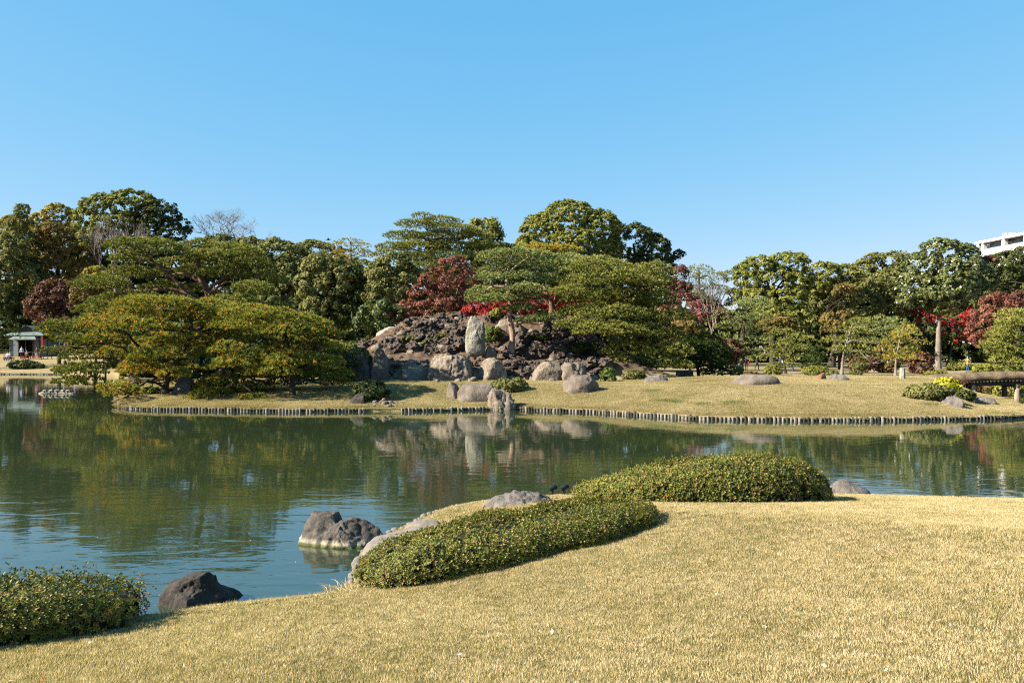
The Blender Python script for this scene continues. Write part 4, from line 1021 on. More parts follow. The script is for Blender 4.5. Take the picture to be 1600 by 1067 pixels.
pine('pine_tree', 'green pine leaning over the pond on wooden props at the far left', 57, jit([
    (150, 492, 38, 9), (190, 486, 34, 9), (122, 510, 34, 10), (165, 512, 40, 10), (103, 529, 26, 9), (146, 532, 38, 10), (188, 524, 26, 9), (98, 548, 20, 7), (136, 555, 38, 10), (174, 547, 26, 9),
    (108, 575, 26, 9), (146, 577, 34, 9), (112, 594, 22, 7), (140, 596, 26, 8), (178, 570, 22, 8), (205, 560, 24, 9)], 2, 2.0), P_green,
    [[(222, 606), (205, 585), (180, 556), (150, 528), (135, 505)], [(190, 570), (160, 566), (125, 572)], [(165, 540), (130, 542), (108, 540)]], trunk_r=.2, seed=102, spacing=.19, ln=.21, wd=.028)
def goldf(lo, hi, f0, f1):
    return lambda x, z, D: np.interp(CX + x / D * F, [lo, hi], [f0, f1])
pine('pine_tree', 'low spreading pine full of orange autumn needles at the island tip', 42.5, jit([
    (262, 474, 52, 9), (326, 478, 42, 9), (220, 487, 36, 10), (288, 490, 50, 10), (362, 492, 34, 9), (196, 506, 34, 10), (250, 509, 46, 11), (312, 509, 44, 10), (372, 508, 30, 9),
    (184, 528, 28, 10), (232, 531, 42, 11), (290, 531, 42, 10), (348, 527, 34, 10), (178, 551, 22, 9), (220, 554, 38, 11), (272, 553, 40, 10), (330, 550, 34, 10), (184, 576, 24, 10),
    (226, 576, 34, 10), (270, 574, 28, 8), (192, 599, 20, 8), (216, 603, 26, 8), (312, 602, 30, 10), (348, 594, 30, 9), (338, 615, 36, 9), (300, 580, 24, 8), (205, 612, 22, 6, -1), (372, 612, 28, 8, 1), (245, 594, 22, 7, 2), (290, 606, 24, 7, 2.5), (330, 572, 30, 9, 2.5), (250, 540, 44, 10, 3), (300, 515, 44, 10, 3)], 3, 2.4), P_gold,
    [[(258, 622), (262, 590), (285, 550), (300, 520), (296, 492)], [(340, 622), (352, 590), (330, 545), (300, 515)], [(276, 562), (240, 552), (205, 560)], [(296, 520), (330, 505), (362, 500)], [(282, 556), (245, 590), (215, 598)]],
    trunk_r=.19, seed=103, gold=goldf(170, 400, .24, .09), spacing=.15, ln=.175, wd=.021, bark=bark_dark)
pine('pine_tree', 'low spreading green pine reaching right over the island lawn to the boulders', 41.5, jit([
    (398, 488, 38, 8), (440, 495, 42, 9), (480, 503, 38, 9), (412, 509, 42, 9), (462, 517, 46, 10), (506, 520, 30, 9), (398, 530, 36, 9), (452, 538, 44, 10), (500, 541, 34, 9), (528, 545, 14, 7),
    (416, 555, 34, 9), (470, 560, 42, 10), (518, 563, 26, 9), (384, 566, 28, 9), (436, 578, 36, 9), (495, 583, 38, 10), (382, 585, 26, 9), (388, 607, 26, 8), (515, 598, 22, 8), (372, 545, 26, 9), (430, 598, 30, 8, 2), (470, 592, 32, 8, 2.5), (405, 622, 24, 6, -1), (460, 530, 40, 10, 1.2), (410, 560, 36, 9, 2)], 4, 2.4), P_gold,
    [[(457, 612), (456, 578), (450, 540), (440, 508), (425, 495)], [(452, 560), (480, 548), (510, 545)], [(448, 535), (415, 530), (385, 545)], [(456, 585), (425, 590), (392, 602)]],
    trunk_r=.13, seed=104, gold=goldf(370, 550, .12, .05), spacing=.15, ln=.175, wd=.021, bark=bark_dark)
pine('pine_tree', 'pine with a straight orange trunk on the terrace right of the standing stone', 55.2, jit([
    (768, 402, 24, 8), (800, 394, 34, 8), (836, 398, 30, 8), (762, 422, 18, 6), (792, 412, 32, 8), (832, 416, 34, 8), (764, 437, 18, 6), (802, 432, 34, 8), (842, 436, 30, 8), (752, 456, 22, 8),
    (780, 452, 24, 7), (816, 453, 30, 7), (745, 467, 16, 6), (786, 467, 28, 6), (828, 463, 24, 6), (812, 480, 26, 6), (770, 470, 20, 6), (830, 500, 26, 5), (858, 497, 22, 5)], 5, 1.6), P_blue,
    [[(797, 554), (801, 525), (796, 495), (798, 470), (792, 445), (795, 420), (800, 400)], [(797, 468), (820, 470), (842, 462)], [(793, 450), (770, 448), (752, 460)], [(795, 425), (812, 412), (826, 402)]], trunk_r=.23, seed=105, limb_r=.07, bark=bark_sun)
pine('pine_tree', 'many-stemmed pine on the rockery top in front of the bright red maples', 61, jit([
    (846, 402, 38, 8), (890, 402, 34, 8), (926, 410, 30, 9), (868, 418, 44, 8), (908, 426, 38, 9), (852, 436, 30, 8), (892, 440, 40, 8), (936, 436, 30, 9), (866, 452, 30, 6), (914, 455, 34, 8)], 6, 2.2), P_blue,
    [[(862, 487), (860, 470), (850, 448), (843, 430)], [(862, 478), (872, 455), (880, 430)], [(866, 480), (884, 462), (898, 440)], [(858, 476), (846, 462), (836, 450)]], trunk_r=.2, seed=106, spacing=.19, ln=.21, wd=.028)
pine('pine_tree', 'yellow-green pine top just showing behind the many-stemmed pine', 74, jit([(842, 390, 30, 6), (880, 392, 26, 6), (862, 398, 34, 7)], 7, 1), P_gold,
    [[(860, 500), (860, 440), (860, 395)]], trunk_r=.2, seed=107, spacing=.22, ln=.27, wd=.035)
pine('pine_tree', 'wide domed pine sweeping down to the lawn right of the rockery', 54.5, jit([
    (930, 420, 40, 9), (978, 415, 38, 10), (1014, 426, 26, 9), (902, 438, 34, 9), (950, 440, 46, 11), (1000, 441, 42, 11), (1036, 452, 20, 9), (890, 458, 30, 8), (924, 464, 42, 10), (976, 465, 46, 11), (1024, 470, 34, 11),
    (904, 487, 36, 9), (952, 491, 46, 11), (1004, 495, 42, 11), (1044, 495, 24, 10), (894, 508, 28, 8), (936, 516, 42, 10), (988, 519, 46, 11), (1036, 520, 30, 11), (962, 542, 34, 9), (996, 546, 44, 11), (1038, 546, 30, 10),
    (966, 566, 24, 8), (1002, 570, 44, 9), (1042, 568, 24, 8)], 8, 3.0), P_green,
    [[(968, 592, 1), (962, 566, .5), (945, 535), (948, 490), (960, 440)], [(955, 555), (1000, 530), (1030, 510)], [(946, 520), (915, 500), (900, 490)], [(950, 480), (990, 460), (1020, 450)]], trunk_r=.24, seed=108, spacing=.165, ln=.2, wd=.025, bark=bark_dark)
pine('pine_tree', 'round dark green pine clipped low at the right end of the rockery lawn', 60, jit([
    (1062, 540, 22, 9), (1098, 531, 28, 9), (1074, 556, 30, 10), (1116, 552, 28, 10), (1090, 545, 34, 10), (1126, 570, 20, 10), (1056, 562, 18, 8), (1096, 566, 30, 9), (1132, 555, 14, 8), (1075, 572, 20, 6), (1112, 580, 22, 7)], 9, 1.5), P_dark,
    [[(1092, 594), (1090, 575), (1086, 558)]], trunk_r=.17, seed=109, spacing=.15, ln=.17, wd=.024, bark=bark_dark)

# ------------------------------------------------------------------ pines of the far lawn
def far_pine(label, D, pads, base, top, seed, mat=P_green, r=.17, bark=None, sp=.34, **k):
    return pine('pine_tree', label, D, jit(pads, seed, S(22, D)), mat, [[base, ((base[0] * .6 + top[0] * .4) + random.uniform(-5, 5), base[1] * .6 + top[1] * .4), top]], trunk_r=r, seed=seed, spacing=sp, ln=.28, wd=.028, needles=8, bark=bark or bark_dark, **k)
far_pine('tall spreading dark cedar above the dull red maple', 90, [
    (662, 341, 14, 5), (690, 347, 30, 5), (652, 354, 28, 5), (712, 360, 38, 6), (632, 366, 30, 5), (676, 370, 40, 7), (742, 368, 26, 6), (612, 384, 26, 5), (655, 386, 40, 7), (708, 384, 42, 7), (756, 384, 22, 6),
    (604, 398, 18, 5), (642, 402, 36, 7), (692, 402, 42, 8), (742, 402, 30, 7), (668, 418, 36, 7), (722, 420, 34, 8), (756, 425, 22, 8), (690, 438, 34, 7), (740, 445, 30, 9), (765, 460, 24, 10)], (700, 560), (664, 342), 201, sp=.2, r=.3, thick=.9)
far_pine('flat-topped pine against the sky above the pale bare tree', 112, [
    (1092, 420, 26, 6), (1075, 432, 22, 6), (1110, 432, 28, 6), (1138, 428, 22, 3), (1090, 445, 28, 7), (1122, 447, 22, 6), (1080, 460, 20, 7), (1105, 466, 24, 7), (1132, 458, 14, 5)], (1090, 580), (1092, 422), 202, r=.28)
far_pine('rugged olive pine with a dark leaning trunk right of the pale bare tree', 92, [
    (1165, 478, 30, 8), (1190, 470, 20, 7), (1140, 492, 24, 8), (1178, 495, 30, 8), (1150, 508, 28, 8), (1192, 512, 20, 7), (1140, 528, 22, 8), (1182, 532, 24, 8), (1150, 545, 22, 7), (1195, 550, 20, 7), (1140, 560, 14, 5), (1178, 560, 14, 5)],
    (1158, 577), (1165, 480), 203, mat=P_blue, r=.24)
far_pine('layered bright green pine left of the clipped shrubs on the far lawn', 86, [
    (1222, 520, 20, 5), (1240, 530, 24, 5), (1210, 532, 16, 5), (1226, 542, 28, 6), (1250, 545, 16, 5), (1215, 553, 22, 6), (1242, 560, 26, 6), (1225, 570, 20, 5)], (1228, 584), (1226, 522), 204, mat=P_green, r=.14)
far_pine('small dark bushy pine between two layered pines', 84, [(1276, 548, 14, 6), (1284, 560, 16, 7), (1268, 560, 12, 6), (1276, 571, 18, 6)], (1277, 583), (1277, 550), 205, mat=P_dark, r=.1, sp=.22)
far_pine('layered blue-green pine with a leaning pale trunk on the far lawn', 80, [
    (1330, 503, 14, 4), (1346, 506, 14, 4), (1322, 515, 18, 5), (1350, 518, 20, 5), (1312, 530, 20, 5), (1340, 531, 24, 6), (1366, 535, 16, 5), (1306, 545, 16, 5), (1335, 547, 28, 6), (1366, 552, 18, 5), (1380, 560, 14, 5), (1345, 563, 18, 5)],
    (1315, 581), (1332, 506), 206, mat=P_green, r=.14, bark=bark_pale)
far_pine('blue-tinged pine behind the two layered pines', 95, [(1372, 500, 22, 6), (1398, 502, 20, 6), (1360, 513, 20, 6), (1385, 517, 28, 7), (1410, 520, 18, 6), (1372, 532, 24, 7)], (1385, 578), (1385, 505), 207, mat=P_blue, r=.16)
far_pine('golden-green layered pine beside the walker in yellow', 78, [
    (1408, 512, 16, 4), (1422, 520, 18, 5), (1398, 522, 18, 5), (1412, 532, 26, 5), (1436, 535, 14, 5), (1390, 545, 18, 5), (1418, 548, 26, 6), (1400, 558, 24, 5), (1430, 560, 12, 4)], (1399, 583), (1410, 514), 208, mat=P_gold, r=.12, bark=bark_pale)
far_pine('broad pale green pine at the right edge behind the bridge', 57, [
    (1590, 490, 26, 7), (1572, 505, 22, 7), (1604, 508, 30, 8), (1560, 522, 20, 7), (1592, 528, 30, 8), (1625, 525, 26, 8), (1550, 540, 18, 6), (1580, 548, 28, 8), (1612, 552, 30, 9), (1562, 562, 20, 6), (1596, 572, 30, 8), (1630, 574, 22, 8)],
    (1612, 592), (1596, 495), 209, mat=P_green, r=.2, sp=.18)
far_pine('dark drooping pine at the left edge beside the tea house', 104, [(-10, 500, 24, 10), (0, 520, 20, 8), (-24, 515, 24, 9), (2, 536, 18, 8), (-20, 545, 22, 9)], (-20, 566), (-15, 505), 210, mat=P_dark, r=.2)

# ------------------------------------------------------------------ maples and shrubs round the rockery
broad('maple_tree', 'dull red maple filling the gap between the cedar and the lava slope', 72, [(708, 425, 28, 22, 0), (690, 440, 30, 20, -1), (735, 435, 18, 18, 1), (665, 462, 26, 16, 0), (705, 462, 34, 22, 0), (640, 486, 22, 12, -1), (680, 484, 32, 15, -1), (722, 478, 20, 18, 0), (626, 492, 14, 9, -2)], L_crim,
      px_base=705, leaf=.17, clump=.42, seed=301, trunk_r=.14, bark=bark_grey, dens=.85, fillin=.2)
broad('maple_tree', 'bright red maple glowing behind the standing stone', 69, [(765, 478, 22, 12, 0), (745, 484, 18, 10, 0), (790, 484, 22, 12, 0), (770, 495, 20, 9, -1.5), (735, 490, 14, 8, 0)], L_red, px_base=765, leaf=.17, clump=.4, seed=302, trunk_r=.1, dens=.9)
broad('maple_tree', 'bright red maple behind the many-stemmed pine', 70, [(828, 480, 20, 12, 0), (856, 470, 22, 14, 0), (890, 474, 20, 14, 0), (838, 462, 14, 9, 0), (912, 480, 16, 10, 0)], L_red, px_base=858, leaf=.17, clump=.4, seed=303, trunk_r=.1, dens=.9)
broad('maple_tree', 'pinkish bare-twigged maple left of the pale bare tree', 96, [(1070, 478, 24, 18, 0), (1048, 488, 16, 12, 0), (1092, 492, 22, 14, 0), (1112, 488, 20, 12, 1), (1065, 505, 22, 10, 0), (1125, 500, 16, 10, 0)], L_pink, px_base=1078, leaf=.26, clump=.6, seed=304, trunk_r=.14, bark=bark_grey, dens=.7, fillin=.2)
broad('maple_tree', 'small russet tree against the sky right of the dark camphor', 104, [(1062, 432, 12, 14, 0), (1055, 450, 14, 16, 0), (1072, 455, 10, 12, 0)], L_brown, px_base=1062, leaf=.28, clump=.6, seed=305, trunk_r=.14, dens=.8)
bare('bare_tree', 'pale leafless tree with forked white limbs in front of the red foliage', 94, 1112, 578, 518, 62, 82, mat=bark_pale, seed=4, r=.17, lv=5, spread=.5)
bare('bare_tree', 'broad leafless grey tree against the sky behind the tall red pine', 128, 366, 575, 398, 240, 78, seed=7, r=.26, lv=6, spread=.62)
bare('bare_tree', 'grey-twigged leafless tree left of the tall red pine', 88, 180, 575, 450, 130, 96, seed=9, r=.2, lv=6, spread=.6)
bare('bare_tree', 'small leafless grey tree above the tea house roof', 112, 100, 560, 500, 60, 60, seed=11, r=.14, lv=5, spread=.7)

# ------------------------------------------------------------------ the wooded skyline, left to right
A = dict(leaf=.29, clump=.48, dens=1.5)
broad('conifer_tree', 'dark spired conifer at the far left skyline', 124, [(36, 332, 7, 14, 0), (34, 358, 16, 20, 0), (30, 388, 26, 26, 0), (20, 425, 34, 30, 0), (10, 465, 30, 26, 0), (48, 440, 22, 26, 0)], L_olive, px_base=34, seed=401, trunk_r=.3, leaf=.36, clump=.7)
broad('ginkgo_tree', 'bright yellow ginkgo crown behind the spired conifer', 135, [(92, 338, 24, 17, 0), (66, 350, 20, 16, 0), (112, 345, 16, 14, 0), (20, 352, 18, 14, 0), (90, 362, 30, 16, 0)], L_gold, px_base=90, seed=402, **A)
broad('broadleaf_tree', 'rust and yellow-green broad tree below the ginkgo', 129, [(90, 372, 42, 22, 0), (60, 395, 34, 24, 1), (118, 392, 34, 26, 0), (90, 420, 44, 28, 0), (130, 425, 22, 22, 0), (60, 440, 28, 24, 0)], L_rust, px_base=95, seed=403, trunk_r=.35, **A)
broad('camphor_tree', 'broad domed evergreen rising highest on the left skyline', 125, [(165, 328, 36, 22, 0), (205, 322, 40, 24, 0), (245, 338, 36, 22, 0), (140, 345, 24, 20, 0), (272, 358, 24, 20, 0), (190, 350, 50, 18, 0), (240, 365, 40, 18, 0), (152, 372, 26, 18, 0)], L_camphor, px_base=205, seed=404, trunk_r=.5, mats=[(L_camphor, [(165, 328, 36, 22, 0), (205, 322, 40, 24, 0), (140, 345, 24, 20, 0), (190, 350, 50, 18, 0), (152, 372, 26, 18, 0)]), (L_dark, [(245, 338, 36, 22, 0), (272, 358, 24, 20, 0), (240, 365, 40, 18, 0)])], nl=12, **A)  # sunward left lobes light, right lobes dark: side shade painted in leaf colour
broad('maple_tree', 'dark red-brown maple in the shade above the tea house', 108, [(95, 460, 34, 20, 0), (70, 480, 30, 18, 0), (120, 478, 26, 18, 0), (92, 500, 30, 14, 0)], L_brown, px_base=92, seed=405, leaf=.36, clump=.7, trunk_r=.2)
broad('broadleaf_tree', 'orange and gold tree glowing left of the tall red pine', 100, [(152, 430, 18, 14, 0), (140, 448, 20, 16, 0), (168, 448, 14, 12, 0), (130, 462, 18, 12, 0)], None, px_base=150, seed=406, leaf=.3, clump=.6, trunk_r=.15, mats=[(L_gold, [(152, 432, 18, 13, 0), (168, 448, 14, 12, 0)]), (L_rust, [(140, 450, 20, 14, 0), (130, 464, 18, 12, 0)])])
broad('evergreen_tree', 'dark evergreen behind the tea house', 124, [(20, 480, 34, 24, 0), (60, 500, 30, 22, 0), (10, 510, 30, 22, 0), (110, 520, 34, 22, 2)], L_dark, px_base=40, seed=407, **A)
broad('evergreen_tree', 'brownish evergreen crown under the broad leafless tree', 112, [(345, 382, 26, 14, 0), (390, 388, 30, 15, 0), (370, 402, 38, 16, 0), (330, 395, 22, 13, 0)], L_olive, px_base=360, seed=408, **A)
broad('evergreen_tree', 'rounded olive evergreen right of the tall red pine', 98, [(428, 392, 24, 16, 0), (452, 395, 18, 14, 0), (420, 415, 26, 20, 0), (448, 425, 26, 22, 0), (430, 455, 34, 24, 0), (465, 460, 24, 24, 0), (440, 490, 36, 20, 0)], L_olive, px_base=440, seed=409, leaf=.34, clump=.65, trunk_r=.3)
broad('evergreen_tree', 'low-domed evergreen on the skyline left of centre', 115, [(490, 392, 30, 14, 0), (470, 400, 22, 14, 0), (515, 398, 22, 14, 0), (495, 415, 34, 16, 0)], L_olive, px_base=492, seed=410, **A)
broad('evergreen_tree', 'big rough-leaved dark evergreen behind the low green pine', 88, [(508, 420, 34, 22, 0), (540, 430, 26, 22, 0), (490, 450, 26, 24, 0), (530, 460, 34, 28, 0), (555, 462, 20, 26, 1), (505, 490, 30, 24, 0), (545, 495, 26, 22, 0), (575, 478, 18, 20, 2)], None, px_base=525, seed=411, leaf=.32, clump=.62, trunk_r=.3,
      mats=[(L_olive, [(508, 420, 34, 22, 0), (490, 450, 26, 24, 0), (530, 440, 28, 26, -1), (505, 490, 30, 24, -1)]), (L_dark, [(545, 432, 24, 20, 0), (545, 462, 26, 28, 0), (545, 495, 26, 22, 0), (575, 478, 18, 20, 2)])])  # shaded right side painted with the darker leaf, sunny left with olive
far_pine('open-crowned dark pine breaking the skyline left of centre', 108, [(545, 377, 18, 4), (560, 382, 18, 4), (530, 385, 16, 4), (550, 392, 28, 5), (568, 398, 16, 5), (535, 402, 20, 5), (556, 410, 24, 5)], (552, 560), (548, 378), 211, mat=P_gold, r=.24)
broad('evergreen_tree', 'glossy olive evergreen leaning left of the dull red maple', 80, [(618, 412, 26, 16, 0), (596, 428, 22, 18, 0), (632, 432, 22, 18, 0), (605, 452, 28, 20, 0), (588, 468, 20, 16, 0), (622, 460, 22, 18, 0)], L_olive, px_base=610, seed=412, leaf=.26, clump=.52, trunk_r=.22)
broad('evergreen_tree', 'glossy bright-leaved evergreen bush tree above the left end of the rockery', 70, [(590, 488, 28, 18, 0), (612, 495, 22, 16, 0), (572, 500, 18, 14, 0), (600, 508, 26, 12, 0)], L_blue, px_base=595, seed=413, leaf=.22, clump=.42, trunk_r=.16)
broad('broadleaf_tree', 'light green tree beside the cedar on the centre skyline', 104, [(758, 358, 22, 14, 0), (742, 372, 20, 14, 0), (768, 375, 18, 16, 0), (755, 395, 26, 18, 0)], L_yelg, px_base=758, seed=414, leaf=.38, clump=.75)
broad('evergreen_tree', 'dark evergreen filling the dip left of the great camphor', 112, [(778, 392, 26, 12, 0), (800, 398, 20, 10, 0), (770, 420, 30, 22, 0), (805, 425, 30, 22, 0)], L_dark, px_base=785, seed=415, **A)
broad('camphor_tree', 'great domed camphor tree, the highest crown right of centre', 112, [(890, 348, 46, 33, 0), (878, 378, 52, 32, 1), (850, 365, 36, 30, 0), (930, 362, 38, 32, 0), (832, 388, 26, 22, 0), (900, 385, 48, 28, -1), (945, 392, 26, 24, 0), (865, 400, 40, 22, 0)], L_camphor, px_base=892, seed=416, trunk_r=.6, nl=14, fillin=.10, leaf=.27, clump=.44, dens=2.0)
broad('camphor_tree', 'dark rounded evergreen leaning right of the great camphor', 116, [(990, 378, 34, 28, 0), (1020, 395, 28, 28, 0), (970, 400, 26, 24, 0), (1035, 425, 20, 24, 0), (1000, 425, 34, 26, 0), (1060, 400, 8, 7, 0)], L_dark, px_base=1005, seed=417, trunk_r=.45, nl=10, leaf=.29, clump=.48, dens=1.6)
broad('evergreen_tree', 'thin-leaved dark tree beside the big yellow-green camphor', 118, [(1152, 435, 16, 16, 0), (1158, 458, 18, 20, 0), (1150, 480, 14, 14, 0)], L_blue, px_base=1155, seed=418, leaf=.38, clump=.7, dens=.7, trunk_r=.2)
broad('camphor_tree', 'big yellow-green camphor with spreading boughs right of the sky gap', 106, [(1185, 418, 28, 16, 0), (1232, 412, 30, 16, 0), (1170, 438, 22, 18, 0), (1208, 440, 34, 20, 0), (1248, 438, 22, 18, 0), (1188, 465, 28, 18, 0), (1225, 470, 32, 20, -1), (1205, 492, 28, 16, -1), (1235, 500, 26, 14, -2), (1165, 462, 14, 12, 0)], L_camphor, px_base=1210, seed=419, trunk_r=.5, nl=14, leaf=.29, clump=.48, dens=1.5)
broad('camphor_tree', 'yellow-green broadleaf right of the big spreading camphor', 112, [(1285, 428, 32, 16, 0), (1320, 432, 26, 16, 0), (1275, 450, 26, 20, 0), (1310, 460, 34, 24, 0), (1285, 482, 28, 20, 0)], None, px_base=1298, seed=420, trunk_r=.45, mats=[(L_camphor, [(1285, 428, 32, 16, 0), (1320, 432, 26, 16, 0), (1275, 450, 26, 20, 0)]), (L_olive, [(1310, 460, 34, 24, 0), (1285, 482, 28, 20, 0)])], **A)
broad('broadleaf_tree', 'small orange-leaved tree in the shade below the yellow-green broadleaf', 100, [(1312, 455, 12, 7, -1), (1300, 505, 16, 14, 0), (1330, 452, 10, 6, 0), (1318, 500, 12, 12, 0)], L_rust, px_base=1312, seed=421, leaf=.3, clump=.55, trunk_r=.15)
broad('evergreen_tree', 'grey-green rounded tree on the skyline left of the pale-trunked tree', 138, [(1372, 415, 30, 16, 0), (1395, 408, 22, 13, 0), (1350, 425, 20, 14, 0), (1380, 435, 36, 20, 0)], L_olive, px_base=1375, seed=422, leaf=.45, clump=.9)
broad('evergreen_tree', 'soft brown-green tree before the grey-green rounded one', 116, [(1370, 450, 32, 22, 0), (1395, 440, 24, 20, 0), (1360, 478, 28, 22, 0), (1390, 480, 30, 24, 0), (1345, 465, 18, 18, 0)], L_olive, px_base=1375, seed=423, **A)
broad('magnolia_tree', 'large coarse-leaved evergreen with a pale thick trunk on the far right lawn', 102, [(1470, 395, 32, 20, 0), (1505, 400, 24, 16, 0), (1445, 415, 30, 20, 0), (1490, 425, 38, 24, -1), (1525, 425, 20, 16, 0), (1430, 445, 26, 20, 0), (1465, 455, 38, 24, -2), (1505, 450, 28, 20, 0), (1425, 468, 22, 14, 0), (1470, 480, 24, 14, -1), (1540, 440, 14, 12, 0)],
      LM('coarse_evergreen_leaf', (.030, .045, .015), (.100, .120, .032), (.18, .195, .060), rough=.35, spec=.5), px_base=1464, seed=424, trunk_r=.42, bark=bark_pale, nl=12, leaf=.34, clump=.5, dens=1.5, tpts=[(1466, 545), (1467, 510), (1470, 480)])
broad('maple_tree', 'scarlet leaves of a maple shaded under the pale-trunked tree', 116, [(1420, 490, 26, 12, 0), (1455, 495, 26, 14, 0), (1500, 495, 24, 18, 0), (1490, 520, 22, 14, 0), (1430, 505, 20, 12, 0)], L_red, px_base=1478, seed=425, leaf=.3, clump=.55, dens=.35, fillin=.4, trunk_r=.15)
broad('maple_tree', 'rosy red maple drooping at the right between the pale trunk and the bridge pine', 84, [(1555, 470, 20, 12, 0), (1575, 478, 20, 14, 0), (1540, 492, 20, 14, 0), (1568, 500, 24, 16, 0), (1530, 515, 16, 14, 0), (1552, 522, 18, 14, 0), (1522, 532, 10, 9, 0)], L_crim, px_base=1548, seed=426, leaf=.22, clump=.45, trunk_r=.14)
broad('evergreen_tree', 'dark evergreen at the right edge below the white building', 112, [(1575, 415, 34, 20, 0), (1605, 400, 24, 14, 0), (1560, 440, 26, 20, 0), (1600, 440, 34, 24, 0), (1545, 425, 14, 12, 0)], L_dark, px_base=1585, seed=427, **A)
broad('broadleaf_tree', 'brown-tinged tree at the right edge above the rosy maple', 96, [(1592, 470, 22, 12, 0), (1612, 478, 22, 14, 0), (1590, 400, 14, 6, 6)], L_brown, px_base=1605, seed=428, leaf=.32, clump=.6, trunk_r=.2)
for (px, py, rx, ry, mt, lab, D) in ((1105, 540, 26, 14, L_rust, 'gold-tinged shrub behind the round dark pine', 84), (1070, 515, 24, 14, L_rust, 'russet and green shrub behind the wide domed pine', 84), (1140, 545, 16, 12, L_brown, 'purplish leafless thicket beside the olive pine', 86),
        (1352, 568, 22, 10, L_brown, 'brownish low shrub behind the blue-green layered pine', 88), (1440, 566, 16, 12, L_brown, 'brownish shrub right of the walker in yellow', 86), (1385, 566, 16, 9, L_rust, 'rusty shrub left of the golden-green layered pine', 88),
        (1215, 505, 26, 10, L_rust, 'orange-flecked shrubbery under the big yellow-green camphor', 98)):
    broad('shrub', lab, D, [(px, py, rx, ry, 0), (px - rx * .5, py + ry * .4, rx * .6, ry * .7, 0), (px + rx * .6, py + ry * .3, rx * .5, ry * .7, 0), (px, py + ry, rx * .9, ry * .8, 0)], mt, seed=500 + px, leaf=.24, clump=.4, trunk=False, cat='shrub')
def mound(label, px, py, rx, ry, D, mat, leaf=.12, clump=.2, name='shrub', seed=None, quad=False, extra=()):
    g = G(px, py + ry * .8, lo=34)
    if abs(g[1] - D) < 14: D = float(g[1])
    return broad(name, label, D, [(px, py, rx, ry, 0), *extra], mat, px_base=px, seed=seed or int(px * 7 + py), leaf=leaf, clump=clump, trunk=False, cat='shrub', dens=2.4, fillin=.02)
mound('dark clipped azalea in the shade on the island lawn', 580, 612, 26, 15, 44, L_dark)
mound('clipped green azalea beside the pale split boulder', 797, 603, 26, 10, 41, L_olive, extra=[(812, 611, 16, 9, 0)])
mound('small upright bright-leaved bush right of the square grey boulder', 950, 587, 10, 11, 55, L_bright)
mound('round olive bush under the wide domed pine', 990, 587, 15, 7, 56.5, L_olive)
mound('small bright green bush right of the round dark pine', 1150, 580, 9, 8, 66, L_bright)
mound('little brown-green clump in front of the standing visitors', 1172, 586, 12, 4, 68, L_rust)
mound('round golden shrub by the two visitors in dark coats', 1208, 579, 13, 8, 72, L_yelg)
mound('neatly clipped wide green hedge mound on the far lawn', 1274, 580, 20, 7, 76, L_yelg)
mound('small clipped shrub in front of the clipped hedge mound', 1270, 589, 7, 4, 71, L_bright)
mound('small clipped shrub right of the reddish rock', 1300, 584, 8, 4, 74, L_olive)
mound('small dark cloud-pruned shrub under the blue-green layered pine', 1342, 573, 12, 6, 79, L_olive)
mound('low pointed shrub left of the stone post', 1338, 582, 10, 5, 77, L_olive)
mound('low clipped lawn hedge left of the bridge', 1462, 584, 18, 4, 68, L_yelg)
mound('dark green clipped mound on the right lawn below the bridge', 1448, 613, 28, 11, 45.5, L_olive, extra=[(1430, 617, 14, 6, 0), (1470, 614, 16, 9, 0)])
mound('vivid yellow shrub beside the bridge', 1478, 603, 14, 10, 47, L_lime, leaf=.16, extra=[(1490, 609, 9, 7, 0)])
mound('red-brown leafy shrub under the near end of the bridge', 1502, 598, 13, 7, 48.5, L_brown)
mound('small dark clipped mound beside the bridge posts', 1506, 618, 14, 7, 46, L_dark)
mound('spreading brown-green shrub on the far shore before the tea house', 36, 571, 20, 6, 103, L_dark, leaf=.25, clump=.35, extra=[(58, 575, 12, 6, 0)])
mound('bright yellow-green bamboo clump right of the tea house', 78, 520, 12, 12, 120, L_lime, leaf=.35, clump=.5)
mound('bright green low plant among the rocks at the island tip', 236, 612, 12, 4, 44, L_bright)
for i, (px, py, rx, ry) in enumerate(((690, 529, 9, 6), (668, 535, 7, 4), (769, 523, 12, 12), (905, 545, 12, 8), (845, 530, 12, 5), (640, 530, 12, 4), (776, 492, 9, 8))):
    mound(['small round green bush high on the lava slope', 'low green cushion plant on the lava slope', 'dark green bush between the standing stone and the pine trunk', 'dark bush in the shade of the wide domed pine', 'green low bush in the shade above the right lava stones', 'low green bush on the left shoulder of the hill', 'small rounded bush right of the standing stone top'][i], px, py, rx, ry, (57, 56, 56.5, 56, 58.5, 57.5, 63)[i], (L_olive, L_olive, L_bright, L_dark, L_dark, L_olive, L_yelg)[i], leaf=.13, clump=.22)
# shrubbery beyond the channel, seen under the bridge
for i, (px, py, rx, ry, mt) in enumerate(((1545, 603, 22, 8, L_rust), (1575, 607, 20, 8, L_yelg), (1605, 600, 22, 9, L_rust), (1545, 577, 24, 7, L_yelg), (1500, 574, 20, 6, L_yelg), (1600, 583, 26, 8, L_olive))):
    mound(['gold-flecked low azalea seen under the bridge', 'yellow-green low azalea seen between the bridge posts', 'rusty low azalea at the right edge under the bridge', 'yellow-green shrub row behind the middle of the bridge', 'yellow-green shrubs behind the walker with a blue cap', 'olive shrub at the foot of the broad pale green pine'][i], px, py, rx, ry, (64, 65, 63, 72, 84, 60)[i], mt, leaf=.2, clump=.3)

